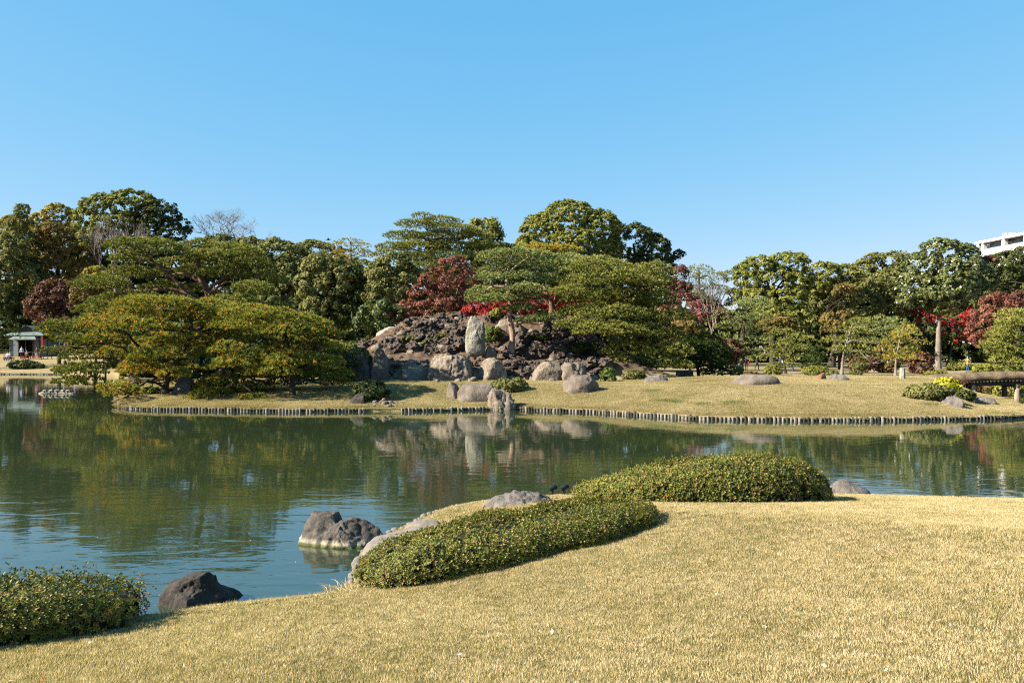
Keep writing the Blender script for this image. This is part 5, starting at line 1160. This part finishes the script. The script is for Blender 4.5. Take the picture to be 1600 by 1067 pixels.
# ------------------------------------------------------------------ the dense wood behind everything
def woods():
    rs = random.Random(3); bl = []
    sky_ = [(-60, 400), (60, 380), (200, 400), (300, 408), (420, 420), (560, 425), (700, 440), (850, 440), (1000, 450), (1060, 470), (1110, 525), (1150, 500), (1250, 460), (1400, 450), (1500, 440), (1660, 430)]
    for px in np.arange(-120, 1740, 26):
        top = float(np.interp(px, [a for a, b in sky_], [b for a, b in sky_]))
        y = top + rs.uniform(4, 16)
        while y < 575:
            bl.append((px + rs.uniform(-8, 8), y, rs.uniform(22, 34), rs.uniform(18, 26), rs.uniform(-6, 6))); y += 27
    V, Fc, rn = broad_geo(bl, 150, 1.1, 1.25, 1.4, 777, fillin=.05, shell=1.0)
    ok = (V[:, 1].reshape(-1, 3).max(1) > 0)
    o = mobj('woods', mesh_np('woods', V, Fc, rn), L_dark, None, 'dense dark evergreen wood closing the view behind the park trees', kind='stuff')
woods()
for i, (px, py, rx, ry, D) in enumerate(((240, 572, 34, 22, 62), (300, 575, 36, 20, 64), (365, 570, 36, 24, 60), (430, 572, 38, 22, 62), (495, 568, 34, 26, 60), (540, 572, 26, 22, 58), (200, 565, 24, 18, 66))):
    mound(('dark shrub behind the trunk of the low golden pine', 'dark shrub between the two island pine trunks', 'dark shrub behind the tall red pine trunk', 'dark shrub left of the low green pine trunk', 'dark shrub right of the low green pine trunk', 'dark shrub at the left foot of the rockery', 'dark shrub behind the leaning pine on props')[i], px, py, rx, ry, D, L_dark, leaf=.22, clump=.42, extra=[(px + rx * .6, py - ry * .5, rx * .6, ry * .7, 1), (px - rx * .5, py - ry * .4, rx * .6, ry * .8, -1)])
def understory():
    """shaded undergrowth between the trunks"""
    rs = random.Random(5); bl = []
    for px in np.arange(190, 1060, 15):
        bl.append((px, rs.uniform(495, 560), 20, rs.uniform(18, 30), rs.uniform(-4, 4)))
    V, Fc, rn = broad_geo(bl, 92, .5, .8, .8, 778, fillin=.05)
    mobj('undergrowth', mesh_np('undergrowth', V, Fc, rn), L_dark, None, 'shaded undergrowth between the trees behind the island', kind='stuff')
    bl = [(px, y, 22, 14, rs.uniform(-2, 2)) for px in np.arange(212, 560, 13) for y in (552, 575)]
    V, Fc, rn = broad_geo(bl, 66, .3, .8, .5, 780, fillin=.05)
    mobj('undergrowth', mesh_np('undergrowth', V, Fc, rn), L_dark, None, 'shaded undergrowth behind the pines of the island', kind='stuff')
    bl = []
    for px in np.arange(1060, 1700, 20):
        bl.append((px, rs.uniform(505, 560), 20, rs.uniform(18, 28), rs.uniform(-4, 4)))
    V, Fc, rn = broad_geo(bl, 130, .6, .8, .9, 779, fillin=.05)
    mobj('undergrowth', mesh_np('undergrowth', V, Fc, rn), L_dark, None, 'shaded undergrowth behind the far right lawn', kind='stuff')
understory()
# ================================================================== bridge of logs and turf
M_turfdeck = noise_mat('turf_deck', [(0.3, (0.075, 0.052, 0.032)), (0.5, (0.15, 0.11, 0.066)), (0.7, (0.23, 0.175, 0.11))], 2.2, bump=1.0, bscale=12, bdist=.08)
M_wood = noise_mat('weathered_timber', [(0.3, (0.13, 0.10, 0.075)), (0.7, (0.36, 0.30, 0.235))], 3, bump=.6, bscale=9, bdist=.03, stretch=(1, 1, .25))
M_woodk = noise_mat('dark_timber', [(0.3, (0.035, 0.027, 0.02)), (0.7, (0.10, 0.08, 0.06))], 3, bump=.5, bscale=9, bdist=.03)
def right_bank():
    fr = lambda p: float(np.interp(p, [1690, 1760, 2000], [58, 44, 34])); bk = lambda p: 60.5
    polar('bank', fr, bk, lambda X, D: .35 + .1 * np.clip(D - 46, 0, 5) + 0 * X, 1690, 2300, 40, 30, lm_far, 'turf bank at the far end of the bridge')
right_bank()
br = thing('bridge', 'arched turf-covered log bridge on stone-grey posts at the right edge', 'bridge', (27, 47.9, 0))
ax = curve([(23.4, 47.9, .95), (24.8, 47.9, 1.25), (27.3, 47.9, 1.48), (30.5, 47.9, 1.56), (34, 47.9, 1.45), (38, 47.9, 1.1), (41, 47.9, .6)], 90)
prof = np.array([(-1.05, -.42), (-1.15, -.20), (-1.04, .0), (-.75, .06), (0, .03), (.75, .06), (1.04, .0), (1.15, -.20), (1.05, -.42)])
V = (ax[:, None, :] + np.stack([0 * prof[:, 0], prof[:, 0], prof[:, 1]], -1)[None] - np.array([27, 47.9, 0])).reshape(-1, 3)
V = V + np.stack([0 * V[:, 0], fbm(V * 2.2, 4) * .09, fbm(V * 2.7 + 9, 4) * .07], -1)
F_ = [(i * 9 + j, i * 9 + (j + 1) % 9, (i + 1) * 9 + (j + 1) % 9, (i + 1) * 9 + j) for i in range(89) for j in range(9)]
mobj('deck', mesh_np('deck', V, F_, smooth=True), M_turfdeck, br)
for sy in (-.82, 0, .82):
    mb = MB(); mb.tube([a + np.array([0, sy, -.60]) - np.array([27, 47.9, 0]) for a in ax[6:84:3]], .12, 8); mobj('stringer', mb.mesh('stringer', smooth=True), M_woodk, br)
mb = MB()
for a in ax[6:84]:
    mb.tube([a + np.array([0, -1.12, -.44]) - np.array([27, 47.9, 0]), a + np.array([0, 1.12, -.44]) - np.array([27, 47.9, 0])], .055, 6)
mobj('deck_logs', mb.mesh('deck_logs'), M_woodk, br, kind='stuff')
for X_ in (27.25, 29.85, 33.4, 37.0):
    z = float(np.interp(X_, ax[:, 0], ax[:, 2])) - .74
    for k, dy in enumerate((-.85, .95)):
        mb = MB(); r_ = .15; x_ = X_ - 27 + (.35 if k else 0)
        mb.tube([(x_, dy, -.8), (x_ + .01, dy, 0), (x_, dy, z * .6), (x_ - .01, dy, z - .1)], [r_ * 1.12, r_ * 1.1, r_, r_ * .95], 10); mobj('post', mb.mesh('post', smooth=True), M_wood, br)
    mb = MB(); mb.tube([(X_ - 27 - .05, -1.02, z), (X_ - 27 + .38, 1.2, z)], .12, 10); mobj('crossbeam', mb.mesh('crossbeam', smooth=True), M_wood, br)

# ================================================================== tea house
M_copper = noise_mat('green_copper', [(0.3, (0.07, 0.10, 0.095)), (0.7, (0.17, 0.22, 0.20))], 1.2, rough=.6)  # green patina darkened to stand in for shade on the roof
M_plaster = plain('shaded_white_plaster', (0.16, 0.19, 0.22)); M_black = plain('dark_interior', (0.012, 0.012, 0.014)); M_redc = plain('red_cloth', (0.30, 0.015, 0.015), .9)  # plaster: white walls with their shade put into the grey-blue
TX, TY = px2x(44, 119), 119.0; TZ = gz(TX, TY)
th = thing('tea_house', 'tea house with stepped green copper roof at the far left shore', 'building', (TX, TY, TZ))
def slab(cx, w, y0, y1, z0, z1, inset, th_=.10):
    """sloping hipped roof skirt"""
    mb = MB(); i = inset; a = [(cx - w, y0, z0), (cx + w, y0, z0), (cx + w, y1, z0), (cx - w, y1, z0)]; b = [(cx - w + i, y0 + i, z1), (cx + w - i, y0 + i, z1), (cx + w - i, y1 - i, z1), (cx - w + i, y1 - i, z1)]
    v = a + b + [(x, y, z - th_) for x, y, z in a] + [(x, y, z - th_) for x, y, z in b]
    mb.add(v, [(0, 1, 5, 4), (1, 2, 6, 5), (2, 3, 7, 6), (3, 0, 4, 7), (4, 5, 6, 7), (8, 12, 13, 9), (9, 13, 14, 10), (10, 14, 15, 11), (11, 15, 12, 8), (0, 8, 9, 1), (1, 9, 10, 2), (2, 10, 11, 3), (3, 11, 8, 0)])
    return mb
mobj('eave', slab(0, 2.95, -1.2, 5.2, 3.15, 3.7, 1.0).mesh('eave'), M_copper, th)
mobj('lower_eave', slab(.35, 2.0, -2.0, -.1, 2.55, 2.95, .45).mesh('lower_eave'), M_copper, th)
mb = MB(); # gabled top facing the pond
mb.add([(-2.0, -.35, 3.62), (2.0, -.35, 3.62), (0, -.35, 4.5), (-2.0, 4.4, 3.62), (2.0, 4.4, 3.62), (0, 4.4, 4.5), (-2.15, -.6, 3.58), (2.15, -.6, 3.58), (0, -.6, 4.62), (-2.15, 4.6, 3.58), (2.15, 4.6, 3.58), (0, 4.6, 4.62)],
       [(6, 9, 11, 8), (7, 8, 11, 10), (0, 2, 5, 3), (1, 4, 5, 2), (6, 8, 2, 0), (8, 7, 1, 2)])
mobj('roof', mb.mesh('roof'), M_copper, th)
mb = MB(); mb.add([(-1.9, -.3, 3.62), (1.9, -.3, 3.62), (0, -.3, 4.45)], [(0, 1, 2)]); mobj('gable', mb.mesh('gable'), M_woodk, th)
for (x0, x1) in ((-2.6, -1.5), (.75, 1.6), (1.9, 2.75)):
    mb = MB(); mb.box(((x0 + x1) / 2, .1, 1.3), (x1 - x0, .1, 2.6)); mobj('wall_panel', mb.mesh('wall_panel'), M_plaster, th)
mb = MB(); mb.box((0, 4.5, 1.55), (5.4, .12, 3.1)); mb.box((-2.68, 2.3, 1.55), (.12, 4.3, 3.1)); mb.box((2.82, 2.3, 1.55), (.12, 4.3, 3.1)); mobj('wall', mb.mesh('wall'), M_plaster, th)
mb = MB(); mb.box((.07, 2.2, 2.85), (5.3, 4.2, .1)); mb.box((.07, 3.0, .2), (5.3, 2.6, .3)); mobj('interior', mb.mesh('interior'), M_woodk, th)
for x in (-2.7, -1.45, -.35, .7, 1.7, 2.85):
    mb = MB(); mb.box((x, 0.0, 1.58), (.12, .12, 3.1)); mobj('post', mb.mesh('post'), M_woodk, th)
mb = MB(); mb.box((.0, -2.4, .85), (6.2, .05, .05)); [mb.box((x, -2.4, .42), (.06, .06, .86)) for x in np.linspace(-3.1, 3.1, 7)]
o = mobj('railing', mb.mesh('railing'), M_wood, None, 'low pale railing in front of the tea house', loc=(TX, TY, gz(TX, TY - 2.4))); props(o, None, 'railing')
def bench(px, D, label):
    b = At(px, D); t = thing('bench', label, 'bench', tuple(b))
    mb = MB(); mb.box((0, 0, .40), (1.3, .6, .12)); mb.box((0, -.29, .28), (1.3, .03, .22)); mobj('seat_cloth', mb.mesh('seat_cloth'), M_redc, t)
    for sx in (-.55, .55):
        for sy in (-.22, .22):
            mb = MB(); mb.box((sx, sy, .17), (.06, .06, .34)); mobj('leg', mb.mesh('leg'), M_woodk, t)
bench(14, 113.5, 'bench under a red cloth left of the tea house'); bench(40, 114.5, 'bench under a red cloth at the tea house doorway'); bench(60, 114.5, 'bench under a red cloth below the red banner')
bn = At(64, 116); t = thing('banner', 'narrow red banner on a pole beside the tea house', 'banner', tuple(bn))
mb = MB(); mb.tube([(0, 0, 0), (0, 0, 3.3)], .03, 6); mobj('pole', mb.mesh('pole'), M_woodk, t)
mb = MB(); mb.box((.16, 0, 2.35), (.3, .03, 1.6)); mobj('cloth', mb.mesh('cloth'), M_redc, t)

# ================================================================== white apartment block
M_white = plain('white_render', (0.78, 0.76, 0.73), .8); M_glass = plain('window_glass', (0.10, 0.14, 0.17), .12, .6); M_grey = plain('grey_balcony_wall', (0.55, 0.55, 0.55), .8)  # one even grey for window frames, roof units and antenna
bp_ = thing('apartment_building', 'white flat-roofed apartment block above the trees at the right edge', 'building', (105.0, 180.0, 1.2))
rzb = math.atan2(-1, .104)   # local +x runs along the lit facade, towards the viewer
bp_.rotation_euler = (0, 0, rzb)
def bpart(name, boxes, mat):
    mb = MB(); [mb.box(c, d) for c, d in boxes]; return mobj(name, mb.mesh(name), mat, bp_)
TOPZ = 26.3; LU = 34.0
bpart('wall', [((LU / 2, 7.2, TOPZ / 2 - .3), (LU - .4, 11.4, TOPZ - .9))], M_white)
bpart('roof', [((LU / 2, 6.4, TOPZ - .12), (LU + .2, 13.4, .5))], M_white)
for k in range(7):
    z = TOPZ - 3.05 - 3.0 * k
    bpart('floor_slab', [((LU / 2, .75, z), (LU, 1.5, .28))], M_white)
    bpart('parapet', [((LU / 2 + 1.2, .1, z + .66), (LU - 2.6, .14, 1.02))], M_white)
    for (u0, u1) in ((2.6, 7.4), (9.2, 13.6), (16, 21), (23, 28)):
        if k < 3:
            f = bpart('window', [(((u0 + u1) / 2, 1.44, z + 1.5), (u1 - u0, .1, 1.9))], M_grey)
            n = 3; w = (u1 - u0) / n
            for q in range(n):
                mb = MB(); mb.box((u0 + w * (q + .5), 1.36, z + 1.5), (w - .14, .06, 1.72)); mobj('pane', mb.mesh('pane'), M_glass, f)
for u in (.4, 1.9, 8.3, 14.8, 22, 29, 33.7):
    bpart('column', [((u, .45, TOPZ / 2), (.9 if u in (8.3, 14.8) else .6, .88, TOPZ - .3))], M_white)
for u, s_ in ((5.6, 1.2), (7.3, 1.0), (11.8, .6)): bpart('roof_unit', [((u, 3.0, TOPZ + .13 + s_ / 2), (1.1, 1.0, s_))], M_grey)
mb = MB(); mb.tube([(13.4, 4, TOPZ), (13.4, 4, TOPZ + 5)], .05, 6); mb.tube([(13.4, 3.6, TOPZ + 4.4), (13.4, 4.4, TOPZ + 4.4)], .03, 5); mobj('antenna', mb.mesh('antenna'), M_grey, bp_)
bpart('stair_tower', [((17, 5, TOPZ + 1.5), (5, 5, 3.0))], M_white)

# ================================================================== people
skin_m = plain('skin', (0.42, 0.25, 0.18), .6)
def cloth(c, n=[0]):
    n[0] += 1; return plain('clothing_%d' % n[0], c, .9)
def skin_mesh(verts, edges, radii, root=0, sub=1):
    me = bpy.data.meshes.new('tmp'); me.from_pydata(verts, edges, []); ob = bpy.data.objects.new('tmp', me); COL.objects.link(ob)
    md = ob.modifiers.new('s', 'SKIN'); md.use_smooth_shade = True
    for i, r_ in enumerate(radii): me.skin_vertices[0].data[i].radius = (r_, r_ * (.8 if not isinstance(r_, tuple) else 1)) if not isinstance(r_, tuple) else r_
    me.skin_vertices[0].data[root].use_root = True
    s = ob.modifiers.new('u', 'SUBSURF'); s.levels = sub; s.render_levels = sub
    dg = bpy.context.evaluated_depsgraph_get(); out = bpy.data.meshes.new_from_object(ob.evaluated_get(dg)); bpy.data.objects.remove(ob); return out
def person_mesh(pose):
    kz = 0.0
    hips, knee = .92, .50
    if pose == 'sit': o = -.45
    else: o = 0
    V = [(0, 0, hips + o), (0, 0, 1.12 + o), (0, -.01, 1.38 + o), (0, -.02, 1.50 + o), (0, -.03, 1.60 + o), (0, -.03, 1.70 + o)]
    E = [(0, 1), (1, 2), (2, 3), (3, 4), (4, 5)]; Rr = [(.15, .11), (.14, .10), (.16, .10), .055, .095, .075]
    def chain(start, pts, rad):
        p = start
        for q, r_ in zip(pts, rad): V.append(q); Rr.append(r_); E.append((p, len(V) - 1)); p = len(V) - 1
    st = {'stand': .04, 'walk': .24, 'sit': 0}[pose]
    for s in (-1, 1):
        if pose == 'sit': chain(0, [(s * .10, -.05, hips + o), (s * .12, -.44, .47), (s * .12, -.46, .09), (s * .12, -.60, .04)], [.09, .065, .05, .045])
        else: chain(0, [(s * .10, 0, .86), (s * .11, -s * st * .8, .48), (s * .11, -s * st + (.06 if st > .1 else 0), .08), (s * .12, -s * st - .12, .035)], [.10, .065, .05, .045])
        a = st * s
        chain(2, [(s * .21, 0, 1.38 + o), (s * .25, .03 + a * .5, 1.12 + o), (s * .22, -.12 + a, .90 + o if pose != 'sit' else .80), (s * .20, -.17 + a, .84 + o if pose != 'sit' else .76)], [.065, .048, .038, .042])
    return skin_mesh(V, E, Rr)
_pm_ = {k: person_mesh(k) for k in ('stand', 'walk', 'sit')}
def hair_mesh(z, hat):
    v, f = ico(3); v = v.copy(); v = v[:, :] * np.array([.105, .115, .125]) + np.array([0, .0, z])
    lo = v[:, 2] < z - .02; v[lo & (v[:, 1] < -.01), 1] *= .25
    return mesh_np('hat' if hat else 'hair', v + np.array([0, -.015, .03]), f, smooth=True)
def person(label, px, py, pose, top, legs, hair=(.012, .010, .009), hat=None, rz=0.0, bag=None, D=None, scale=1.0, group=None):
    b = G(px, py, lo=40) if D is None else At(px, D)
    t = thing('person', label, 'person', (float(b[0]), float(b[1]), float(b[2]) + (.0 if pose != 'sit' else 0)), group); t.rotation_euler = (0, 0, rz); t.scale = (scale,) * 3
    me = _pm_[pose].copy(); me.materials.clear(); o = -.45 if pose == 'sit' else 0
    for m_ in (skin_m, cloth(top), cloth(legs)): me.materials.append(m_)
    for p in me.polygons:
        z = p.center.z; ax_ = abs(p.center.x)
        if z > 1.50 + o: k = 0
        elif pose != 'sit' and z < .88 and ax_ > .175 and z > .7: k = 0
        elif z > .90 + o + (.1 if pose == 'sit' else 0): k = 1
        else: k = 2
        p.material_index = k
    mobj('body', me, None, t)
    mobj('hat' if hat else 'hair', hair_mesh(1.68 + o, hat), cloth(hat or hair), t)
    if bag:
        mb = MB(); mb.box((.27, .04, .95 + o), (.12, .3, .34), taper=.8); mobj('bag', mb.mesh('bag'), cloth(bag), t)
    return t
DK = (.02, .022, .03); NV = (.03, .05, .12); JN = (.05, .12, .26)
person('person in a dark coat crouching at the left of the visitors by the olive pine', 1147, 580, 'sit', (.10, .02, .02), DK, rz=1.2)
person('person in a dark coat and blue jeans standing left of the olive pine trunk', 1155, 580, 'stand', DK, JN, rz=.5)
person('person in black with a red bag right of the olive pine trunk', 1166, 579.5, 'stand', DK, DK, rz=-.6, bag=(.35, .03, .03))
person('person in dark clothes walking alone right of the visitors by the olive pine', 1183, 578.5, 'walk', DK, DK, rz=1.4)
person('taller of two people in dark coats behind the round golden shrub', 1209, 578, 'stand', DK, DK, rz=.4, D=101)
person('person in a dark coat with a white bag behind the round golden shrub', 1219, 578, 'stand', NV, DK, rz=-.4, bag=(.8, .8, .8), D=101, scale=.95)
person('person in a navy coat left of the layered bright green pine', 1224, 578, 'walk', NV, NV, rz=-1.3, D=108)
person('person in blue sitting by the pale post on the far lawn', 1233, 580, 'sit', (.04, .10, .26), JN, rz=.9)
person('walker in a bright yellow jacket among the far shrubs', 1427, 577, 'walk', (.6, .48, .03), DK, rz=1.5, D=96)
person('person with a blue cap, yellow top and bright blue trousers beyond the bridge', 1512, 581, 'walk', (.30, .21, .06), (.03, .08, .18), hat=(.03, .08, .2), rz=-1.4, D=88, scale=1.0)
person('seated person in white at the left bench by the tea house', 12, 559, 'sit', (.7, .7, .68), DK, D=113.2)
person('seated person in a beige jacket at the left bench by the tea house', 15.5, 559, 'sit', (.5, .42, .32), JN, D=113.2)
person('person in a pale blue shirt at the tea house doorway', 34, 559, 'stand', (.45, .55, .68), DK, D=116.2)
person('seated person in brown on the bench at the tea house doorway', 42, 559, 'sit', (.25, .17, .12), DK, D=114.2)
person('person in a dark top and pale trousers standing below the red banner', 57.5, 559, 'stand', (.10, .05, .05), (.5, .52, .56), D=114, hat=(.02, .02, .02))
person('person in dark blue with a white bag walking right of the tea house', 78, 559, 'walk', NV, DK, rz=1.4, bag=(.75, .75, .75), D=114)

# ================================================================== small things
def post(name, label, px, D, z1, r_, mat, cat, z0=None, lean=0.0):
    x = px2x(px, D); g = gz(x, D); z0 = -.8 if z0 is None and g <= 0 else (g - .2 if z0 is None else z0)
    mb = MB(); mb.tube([(0, 0, z0), (lean * .5, 0, (z0 + z1) / 2), (lean, 0, z1)], [r_, r_ * .95, r_ * .85], 8); o = mobj(name, mb.mesh(name, smooth=False), mat, None, label, loc=(x, D, 0)); props(o, None, cat); return o
post('prop_pole', 'dark wooden prop standing in the pond under the leaning pine', 148, 57.5, 1.5, .09, M_woodk, 'prop pole')
post('prop_pole', 'paler wooden prop in the pond right of the dark prop', 165, 58.5, 1.3, .08, M_wood, 'prop pole')
_pd = float(G(1410, 592, lo=34)[1])
post('stone_post', 'short square pale stone post on the far lawn right of the golden layered pine', 1410, _pd, gz(px2x(1410, _pd), _pd) + .58, .16, RM_pale, 'stone post')
post('wooden_post', 'pale wooden post behind the person sitting in blue', 1239, 97, gz(px2x(1239, 97), 97) + 1.5, .10, M_wood, 'post', lean=-.15)
post('garden_bollard', 'small dark lamp bollard at the lawn edge left of the clipped shrubs', 1249, 64, gz(px2x(1249, 64), 64) + .4, .06, M_woodk, 'lamp')
post('stake', 'thin pale stake under the low golden pine', 238, 43.5, 1.3, .03, M_wood, 'stake')
post('stake', 'thin stake among the low green pine branches', 440, 43, 1.6, .03, M_wood, 'stake')
sb = At(1392, 92); t = thing('sign_board', 'small pale board on a post between the two layered pines', 'sign', tuple(sb))
mb = MB(); mb.box((0, 0, .6), (.07, .07, 1.2)); mobj('post', mb.mesh('post'), M_woodk, t); mb = MB(); mb.box((0, -.06, 1.25), (.9, .04, .6)); mobj('board', mb.mesh('board'), M_white, t)

# spot lamps on the near lip
M_lamp = plain('black_lamp_metal', (0.012, 0.013, 0.016), .4, .5); M_lens = plain('lamp_lens', (0.25, 0.3, 0.36), .1, .6)
for px, lab in ((863, 'leftmost of three black spot lamps staked at the water edge'), (881, 'middle of three black spot lamps staked at the water edge'), (899, 'black spot lamp half hidden by the largest azalea')):
    b = G(px, 773.5, lo=8, hi=18); t = thing('spot_lamp', lab, 'spot lamp', tuple(b))
    mb = MB(); mb.tube([(0, 0, -.05), (0, 0, .09)], .012, 7); mobj('stake', mb.mesh('stake'), M_lamp, t)
    mb = MB(); mb.tube([(0, 0, .05), (0, 0, .075)], .04, 9); mobj('bracket', mb.mesh('bracket'), M_lamp, t)
    mb = MB(); mb.tube([(-.06, -.03, .12), (0, 0, .14), (.06, .05, .165)], [.035, .052, .060], 12); mobj('lamp_head', mb.mesh('lamp_head', smooth=False), M_lamp, t)
    mb = MB(); mb.tube([(.062, .052, .166), (.066, .056, .168)], [.050, .048], 12); mobj('lens', mb.mesh('lens'), M_lens, t)

# floating log with basking turtles
LD = 53.5; lx = px2x(90, LD)
mb = MB(); cu = curve([(-1.25, 0, -.02), (-.6, .05, .05), (.3, 0, .03), (1.2, -.05, .0)], 12); mb.tube(cu, [.07, .12, .14, .14, .14, .14, .13, .13, .12, .11, .1, .07], 9)
o = mobj('floating_log', mb.mesh('floating_log', smooth=True), M_wood, None, 'pale log floating on the pond with turtles on it', loc=(lx, LD, 0)); props(o, None, 'log')
M_shell = noise_mat('turtle_shell', [(0.3, (0.10, 0.10, 0.08)), (0.7, (0.34, 0.33, 0.29))], 6)
for i, (u, lab) in enumerate(((-.85, 'first turtle from the left basking on the floating log'), (-.42, 'second turtle from the left basking on the floating log'), (-.02, 'third turtle from the left basking on the floating log'), (.36, 'fourth turtle from the left basking on the floating log'), (.72, 'rightmost turtle basking on the floating log'))):
    t = thing('turtle', lab, 'turtle', (lx + u, LD, .15)); s_ = .9 + .25 * ((i * 37) % 5) / 5
    v, f = ico(3); vv = v * np.array([.17, .13, .10]) * s_; vv[:, 2] = np.where(vv[:, 2] < 0, vv[:, 2] * .25, vv[:, 2]); mobj('shell', mesh_np('shell', vv + np.array([0, 0, .04]), f, smooth=True), M_shell, t)
    V_ = [(0, 0, .03), (.13, 0, .03), (.20, 0, .07), (.24, 0, .08), (.1, .1, .02), (.16, .15, -.02), (.1, -.1, .02), (.16, -.15, -.02), (-.1, .1, .02), (-.15, .14, -.02), (-.1, -.1, .02), (-.15, -.14, -.02)]
    mobj('body', skin_mesh([tuple(np.array(q) * s_) for q in V_], [(0, 1), (1, 2), (2, 3), (0, 4), (4, 5), (0, 6), (6, 7), (0, 8), (8, 9), (0, 10), (10, 11)], [.05, .03, .022, .026, .03, .018, .03, .018, .03, .018, .03, .018]), M_shell, t)
    t.rotation_euler = (0, 0, (0, 3.1, .3, 2.8, .1)[i])
# water bird on the island tip, and one in flight
M_bird = plain('dark_feathers', (0.06, 0.06, 0.07)); 
b = At(198, 40.9); t = thing('water_bird', 'small grey water bird standing at the island tip', 'bird', tuple(b))
V_ = [(0, 0, .20), (.10, 0, .24), (.13, 0, .33), (.17, 0, .36), (-.12, 0, .17), (-.2, 0, .14)]
mobj('body', skin_mesh(V_, [(0, 1), (1, 2), (2, 3), (0, 4), (4, 5)], [.075, .06, .03, .03, .05, .015]), M_bird, t)
mb = MB(); mb.tube([(.0, .03, .15), (.01, .03, 0)], .009, 5); mb.tube([(.0, -.03, .15), (.01, -.03, 0)], .009, 5); mb.tube([(.18, 0, .365), (.25, 0, .35)], [.012, .003], 5); mobj('legs', mb.mesh('legs'), M_woodk, t)
b = W(513, 375, 90); t = thing('flying_bird', 'dark bird flying in the sky above the open-crowned pine', 'bird', tuple(b))
V_ = [(0, 0, 0), (.22, 0, .03), (.32, 0, .04), (-.25, 0, -.02), (-.38, 0, -.03)]
mobj('body', skin_mesh(V_, [(0, 1), (1, 2), (0, 3), (3, 4)], [.08, .05, .035, .05, .03]), M_bird, t)
for sy in (-1, 1):
    v = [(.12, sy * .04, .02), (-.10, sy * .04, .02), (-.02, sy * .35, .16), (.12, sy * .35, .17), (-.05, sy * .62, .10), (.02, sy * .62, .11)]
    v2 = [(a, b_, c - .02) for a, b_, c in v]; mb = MB(); mb.add(v + v2, [(0, 1, 2, 3), (3, 2, 4, 5), (6, 9, 8, 7), (9, 11, 10, 8), (0, 3, 9, 6), (1, 7, 8, 2), (3, 5, 11, 9), (2, 8, 10, 4), (4, 10, 11, 5)]); mobj('wing', mb.mesh('wing'), M_bird, t)

# fallen leaves on the lawn, petals on the water (uncountable litter)
def litter(name, label, pts, sizes, mat, seed):
    rs = np.random.default_rng(seed); n = len(pts); nr = np.tile([0, 0, 1.0], (n, 1)) + rs.normal(size=(n, 3)) * .35
    V, Fc, k = leaf_geo(np.array(pts), nr, sizes, .7, True); mobj(name, mesh_np(name, V, Fc, np.repeat(rs.uniform(0, 1, n), k)), mat, None, label, kind='stuff')
M_litter = leaf_mat('fallen_leaf', [(0, (.30, .07, .03)), (.4, (.42, .16, .06)), (.7, (.55, .38, .22)), (1, (.75, .65, .5))], .2, .6)
pts = []
while len(pts) < 230:
    y = rng.uniform(3.3, 14.5); x = rng.uniform(-.66, .66) * y
    if sdist(np.array([x]), np.array([y]))[0] > .2: pts.append((x, y, float(near_z(np.array([x]), np.array([y]))[0]) + .03))
litter('fallen_leaves', 'scattered brown and pale fallen leaves on the near lawn', pts, rng.uniform(.02, .045, 230), M_litter, 9)
M_float = leaf_mat('floating_leaf', [(0, (.30, .05, .06)), (.5, (.45, .16, .14)), (1, (.5, .35, .22))], .1, .5)
pts = [(px2x(px, H * F / (py - CY)), H * F / (py - CY), .004) for px, py in [(rng.normal(222, 14), rng.normal(930, 14)) for _ in range(60)] + [(rng.uniform(150, 620), rng.uniform(830, 925)) for _ in range(26)]]
litter('floating_leaves', 'small reddish leaves floating by the dark pointed rock', pts, rng.uniform(.012, .03, len(pts)), M_float, 10)

# pale foreground grass blades standing up along the lawn's lip
def lip():
    rs = np.random.default_rng(21); V, F_, K_ = [], [], []
    c = curve([(*q, 0) for q in NEAR_SHORE], 900)
    for p in c:
        if abs(p[0]) > .72 * p[1] + 1: continue
        for _ in range(9):
            b = np.array([p[0] + rs.normal() * .05, p[1] - abs(rs.normal()) * .08, 0]); s_ = float(sdist(b[:1], b[1:2])[0])
            if s_ < .005: continue
            b[2] = float(near_z(b[:1], b[1:2])[0]) - .01; l = rs.uniform(.03, .075); d = np.array([rs.normal() * .5, rs.normal() * .5 + .2, 1]); d /= np.linalg.norm(d); s = np.cross(d, rs.normal(size=3)); s *= .0022 / (np.linalg.norm(s) + 1e-9)
            o = len(V); V += [b - s, b + s, b + d * l]; F_.append((o, o + 1, o + 2)); K_ += [np.clip(rs.normal(.6, .2), 0, 1)] * 3
    mobj('grass', mesh_np('grass', V, F_, K_), M_grass, None, 'longer dry grass blades along the lip of the near lawn', kind='stuff')
lip()
